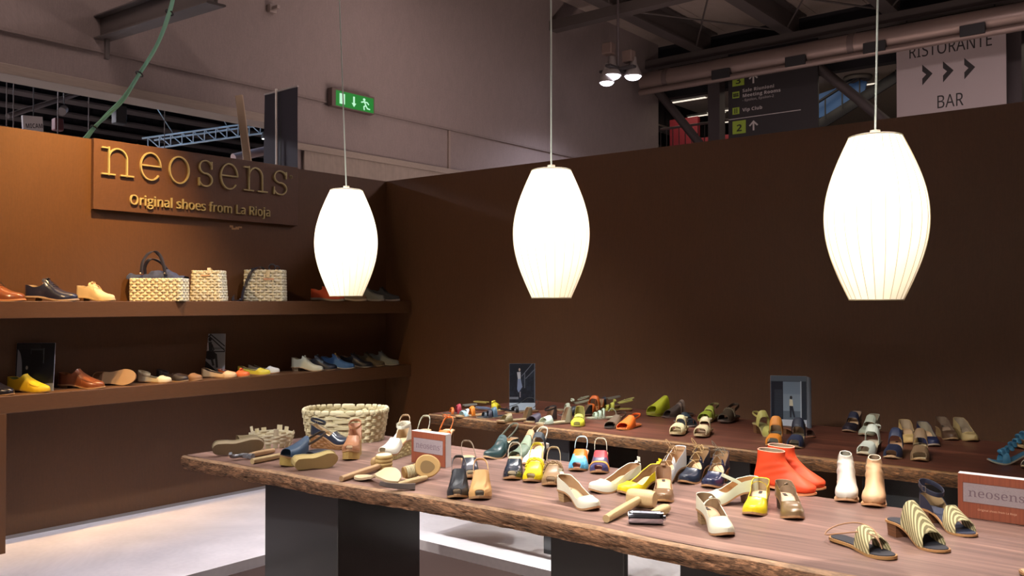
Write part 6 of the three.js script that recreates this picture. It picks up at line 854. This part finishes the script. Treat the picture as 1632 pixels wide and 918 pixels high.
{ const z = -.5, a = onZ(422, 150, z), b = onZ(475, 137, z), y0 = 1.9, g = thing('banner', 'tall dark blue hanging banner with a pale pole behind the left wall', 'banner', [(a.x + b.x) / 2, y0, z]), w = b.x - a.x, h = (a.y + b.y) / 2 - y0;
  const tilt = grid((u, v) => [lerp(-w / 2, w / 2 + .03 * (1 - v), u), h * v, .01 * Math.sin(u * 6 + v * 3)], 8, 8); part('cloth', tilt, M('#27242e', .8), g); part('hem', box(-w / 2, w / 2, h - .012, h + .006, -.01, .012, .003), M('#9a9490', .6), g);
  const m = onZ(446, 200, z).x - g.position.x; part('pole', rod(V(m + .015, 0, .04), V(m - .012, h + .01, .04), .013), M('#e4ded8', .5), g); part('foot_plate', box(-w / 2, w / 2, -1.96, -1.9, -.15, .15, .01), M('#222', .6), g); part('mast', rod(V(m, -1.9, -.02), V(m, h, -.02), .016), M('#222', .5), g); }
{ const a = CAM.clone().addScaledVector(ray(396, 268), 8.3), b = CAM.clone().addScaledVector(ray(381, 153), 8.6), e = b.clone().sub(a), f = a.clone().addScaledVector(e, -(a.y + .06) / e.y); solo('plank', sweep([f, b], RIGHT, .075, .03), M('#a8937c', .7), 'pale wooden plank leaning upright behind the left wall', 'plank'); }
{ const t = drawn(128, 96, (x, w, h) => { x.fillStyle = '#c9c4c4'; x.fillRect(0, 0, w, h); x.fillStyle = '#3a3034'; x.font = 'bold 34px sans-serif'; x.textAlign = 'center'; x.save(); x.translate(70, 62); x.rotate(-.06); x.fillText('MICAM', 0, 0); x.restore(); });
  const a = onX(38, 212, -4.2), b = onX(70, 212, -4.2), c = onX(54, 185, -4.2), w = a.z - b.z, h = c.y - a.y, g = thing('hall_sign', 'small white tilted sign with dark capitals above the left wall', 'sign', [-4.2, a.y, (a.z + b.z) / 2], PI / 2); g.rotation.z = .0; const q = part('board', box(-w / 2, w / 2, 0, h, -.04, 0, .003).rotateZ(.07), M('#c4bfc0', .6), g); part('print', uvBox(w - .01, h - .01).rotateZ(.07).translate(0, .003, .002), flat(t, .6), g); part('hanger', rod(V(0, h, -.02), V(0, 6 - a.y, -.02), .006, 5), M('#444', .5), g); }
// neighbouring hall through the wide opening
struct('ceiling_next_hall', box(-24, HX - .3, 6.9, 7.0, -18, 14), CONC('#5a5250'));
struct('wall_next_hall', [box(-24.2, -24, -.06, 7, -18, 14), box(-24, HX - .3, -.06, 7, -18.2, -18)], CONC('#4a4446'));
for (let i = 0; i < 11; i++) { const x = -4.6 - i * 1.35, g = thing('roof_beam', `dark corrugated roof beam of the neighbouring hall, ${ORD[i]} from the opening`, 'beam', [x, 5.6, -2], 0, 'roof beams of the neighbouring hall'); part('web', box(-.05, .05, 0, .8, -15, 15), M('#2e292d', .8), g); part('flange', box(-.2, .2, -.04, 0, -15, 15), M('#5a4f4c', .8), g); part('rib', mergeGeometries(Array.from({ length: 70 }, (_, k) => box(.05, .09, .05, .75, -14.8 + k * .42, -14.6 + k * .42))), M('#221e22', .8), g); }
for (const [u, v0, v1, x, label] of [[10, 125, 205, -4.4, 'leftmost thin hanging wire in the opening'], [21, 125, 205, -4.6, 'second thin hanging wire from the left edge'], [92, 130, 212, -5, 'thin hanging wire beside the small lamp in the opening'], [141, 140, 210, -5.2, 'thin hanging wire left of the green cable'], [262, 170, 235, -5.4, 'thin hanging wire above the letter o of the shop name']]) { const p = onX(u, v1 + 20, x), q = onX(u, v0 - 80, x); solo('hanging_wire', rod(p, V(p.x, 5.6, p.z), .006, 5), M('#6a605c', .6), label, 'wire'); }
{ const p = onX(190, 196, -5.0), g = thing('chain_hoist', 'small red and black chain hoist hanging in the opening', 'hoist', [p.x, p.y, p.z]); part('body', box(-.07, .07, -.02, .22, -.07, .07, .02), M('#121214', .6), g); part('hook', [rod(V(-.03, .22, 0), V(0, .45, 0), .014), rod(V(.03, .22, 0), V(0, .45, 0), .014)], M('#8a1f22', .5), g); part('chain', rod(V(0, .4, 0), V(0, 5.6 - p.y, 0), .01, 6), M('#3a3436', .6), g); }
{ const p = onX(92, 203, -6.4), g = thing('chain_hoist', 'small red chain hoist low in the opening, left one', 'hoist', [p.x, p.y, p.z]); part('body', box(-.06, .06, -.05, .12, -.06, .06, .02), M('#4a1a1c', .6), g); part('chain', rod(V(0, .1, 0), V(0, 5.6 - p.y, 0), .008, 6), M('#3a3436', .6), g); }
{ const a = onX(236, 238, -7.5), b = onX(450, 208, -6), g = thing('lighting_truss', 'bluish lit lighting truss crossing the neighbouring hall', 'truss', a), d = b.clone().sub(a), m = M('#a4b4be', .35, { metalness: .5 });
  for (const [y, s] of [[0, 0], [.16, .1], [.16, -.1]]) part('chord', rod(V(0, y, s), d.clone().add(V(0, y, s)), .016), m, g);
  for (let i = 0; i < 12; i++) part('lacing', [rod(d.clone().multiplyScalar(i / 12), d.clone().multiplyScalar((i + .5) / 12).add(V(0, .16, .1)), .01, 5), rod(d.clone().multiplyScalar((i + .5) / 12).add(V(0, .16, .1)), d.clone().multiplyScalar((i + 1) / 12), .01, 5)], m, g);
  for (const t of [.2, .6, .95]) { const p = a.clone().addScaledVector(d, t).add(V(.3, .5, .5)); const L = new THREE.PointLight(0x9ccaff, .45, 0, 2); L.position.copy(p); L.castShadow = true; L.shadow.radius = 3; scene.add(L); const f = thing('truss_lamp', `small blue lamp on the lighting truss, ${t === .2 ? 'lowest' : t === .6 ? 'middle' : 'highest'} of three`, 'lamp', p); part('bulb', new THREE.SphereGeometry(.04, 12, 8), new THREE.MeshStandardMaterial({ color: '#fff', emissive: 0x6fb4ff, emissiveIntensity: 1.5 }), f); part('bracket', rod(V(0, 0, 0), V(-.3, -.3, -.45), .008, 5), m, f); } }
{ const a = onX(12, 185, -5), b = onX(138, 145, -5.6); solo('pipe', rod(a, b, .03, 8), M('#6a6262', .5, { metalness: .4 }), 'thin grey pipe slanting across the opening at the left', 'pipe'); }
{ const a = onX(372, 252, -6), b = onX(432, 238, -6), g = thing('duct', 'pale round duct end beside the banner in the opening', 'duct', a); part('pipe', rod(V(0, 0, 0), b.clone().sub(a), .07, 16), M('#a88f8a', .5), g); part('end_ring', rod(b.clone().sub(a), b.clone().sub(a).multiplyScalar(1.06), .085, 16), M('#4a2c30', .6), g); }
{ const p = onX(102, 174, -5.2), g = thing('hall_spotlight', 'small grey spotlight hanging in the opening at the left', 'lamp', [p.x, p.y, p.z]); part('can', rod(V(0, 0, 0), V(.12, -.06, .08), .05, 12), M('#7d7674', .5), g); part('stem', rod(V(0, 0, 0), V(-.04, 5.6 - p.y, 0), .008, 6), M('#444', .6), g); }
{ const p = onX(424, 222, -4.5), g = thing('hall_spotlight', 'bright white spotlight left of the dark banner', 'lamp', [p.x, p.y, p.z]); part('can', lathe([[0, .1], [.05, .1], [.07, 0], [.06, 0], [0, .02]], 16), M('#222', .5), g); part('lens', new THREE.CylinderGeometry(.055, .055, .004, 16).translate(0, .004, 0).rotateX(0), new THREE.MeshStandardMaterial({ color: '#fff', emissive: 0xffffff, emissiveIntensity: 8 }), g); part('stem', rod(V(0, .1, 0), V(0, 5.6 - p.y, 0), .008, 6), M('#333', .6), g); const L = new THREE.SpotLight(0xe8eeff, 12, 0, .9, .5, 2); L.position.set(p.x, p.y - .02, p.z); L.target.position.set(p.x + .3, 0, p.z + .3); L.castShadow = true; L.shadow.radius = 3; scene.add(L, L.target); }
// cluster of three hall floodlights by the long wall
{ const dd = 13.6, at = (u, v) => CAM.clone().addScaledVector(ray(u, v), dd), c = at(985, 96), g = thing('floodlight_cluster', 'cluster of three bright hall floodlights on a stem between two pendant lamps', 'lamp', c);
  part('stem', rod(V(0, -.1, 0), V(0, CEIL - c.y, 0), .022, 8), M('#4a4244', .6), g); part('hub', [box(-.32, .3, -.16, -.12, -.05, .05, .01), box(-.05, .05, -.16, -.12, -.3, .3, .01)], M('#2a2628', .6), g);
  for (const [u, v, r] of [[975, 121, .15], [967, 132, .12], [1009, 122, .14]]) { const p = at(u, v).sub(c); part('reflector', lathe([[0, .3], [.05, .3], [.06, .2], [r, .02], [r * 1.02, 0], [r * .92, 0], [r * .9, .02], [.0, .06]], 24).translate(p.x, p.y, p.z), M('#8d8684', .4, { metalness: .4 }), g); part('lamp_face', new THREE.SphereGeometry(r * .9, 24, 8, 0, 2 * PI, PI / 2, PI / 2).scale(1, .55, 1).translate(p.x, p.y + .01, p.z), new THREE.MeshStandardMaterial({ color: '#fff', emissive: 0xf3f0ff, emissiveIntensity: 9 }), g);
    const L = new THREE.SpotLight(0xf0ecff, 10, 0, 1.25, .6, 2); L.position.set(c.x + p.x, c.y + p.y - r * .4, c.z + p.z); L.target.position.set(c.x + p.x, 0, c.z + p.z); L.castShadow = true; L.shadow.radius = 4; scene.add(L, L.target); }
  for (const [u, v] of [[970, 78], [1002, 90]]) { const p = at(u, v).sub(c); part('ballast_box', box(p.x - .09, p.x + .09, p.y - .09, p.y + .09, p.z - .07, p.z + .07, .02), M('#5a4a44', .7), g); } }
// closed behind the viewer
struct('wall_hall_right', box(12, 12.3, -.06, CEIL + .1, -18, 14), HW); struct('wall_hall_front', box(-24, 12, -.06, CEIL + .4, 13.7, 14), HW);

// upward panels on plain bases, added out of sight to brighten the roof
for (const x of [.6, 5.2]) { const g = thing('added_uplight', x < 1 ? 'added long upward shining light panel hidden behind the back wall, left one' : 'added long upward shining light panel hidden behind the back wall, right one', 'lamp', [x, 0, -2.6]);
  part('uplight_base', box(-1.8, 1.8, -.06, 2.2, -.3, .3, .01), M('#8d8783', .8), g); part('tray', box(-1.8, 1.8, 2.2, 2.26, -.3, .3, .01), M('#55504e', .6), g); part('diffuser', box(-1.75, 1.75, 2.26, 2.266, -.26, .26), new THREE.MeshStandardMaterial({ color: '#fff', emissive: 0xffe2d6, emissiveIntensity: 8 }), g);
  const L = new THREE.RectAreaLight(0xffe2d6, 12, 3.5, .52); L.position.set(x, 2.3, -2.6); L.lookAt(x, 6, -2.6001); scene.add(L); }
renderer.render(scene, camera);
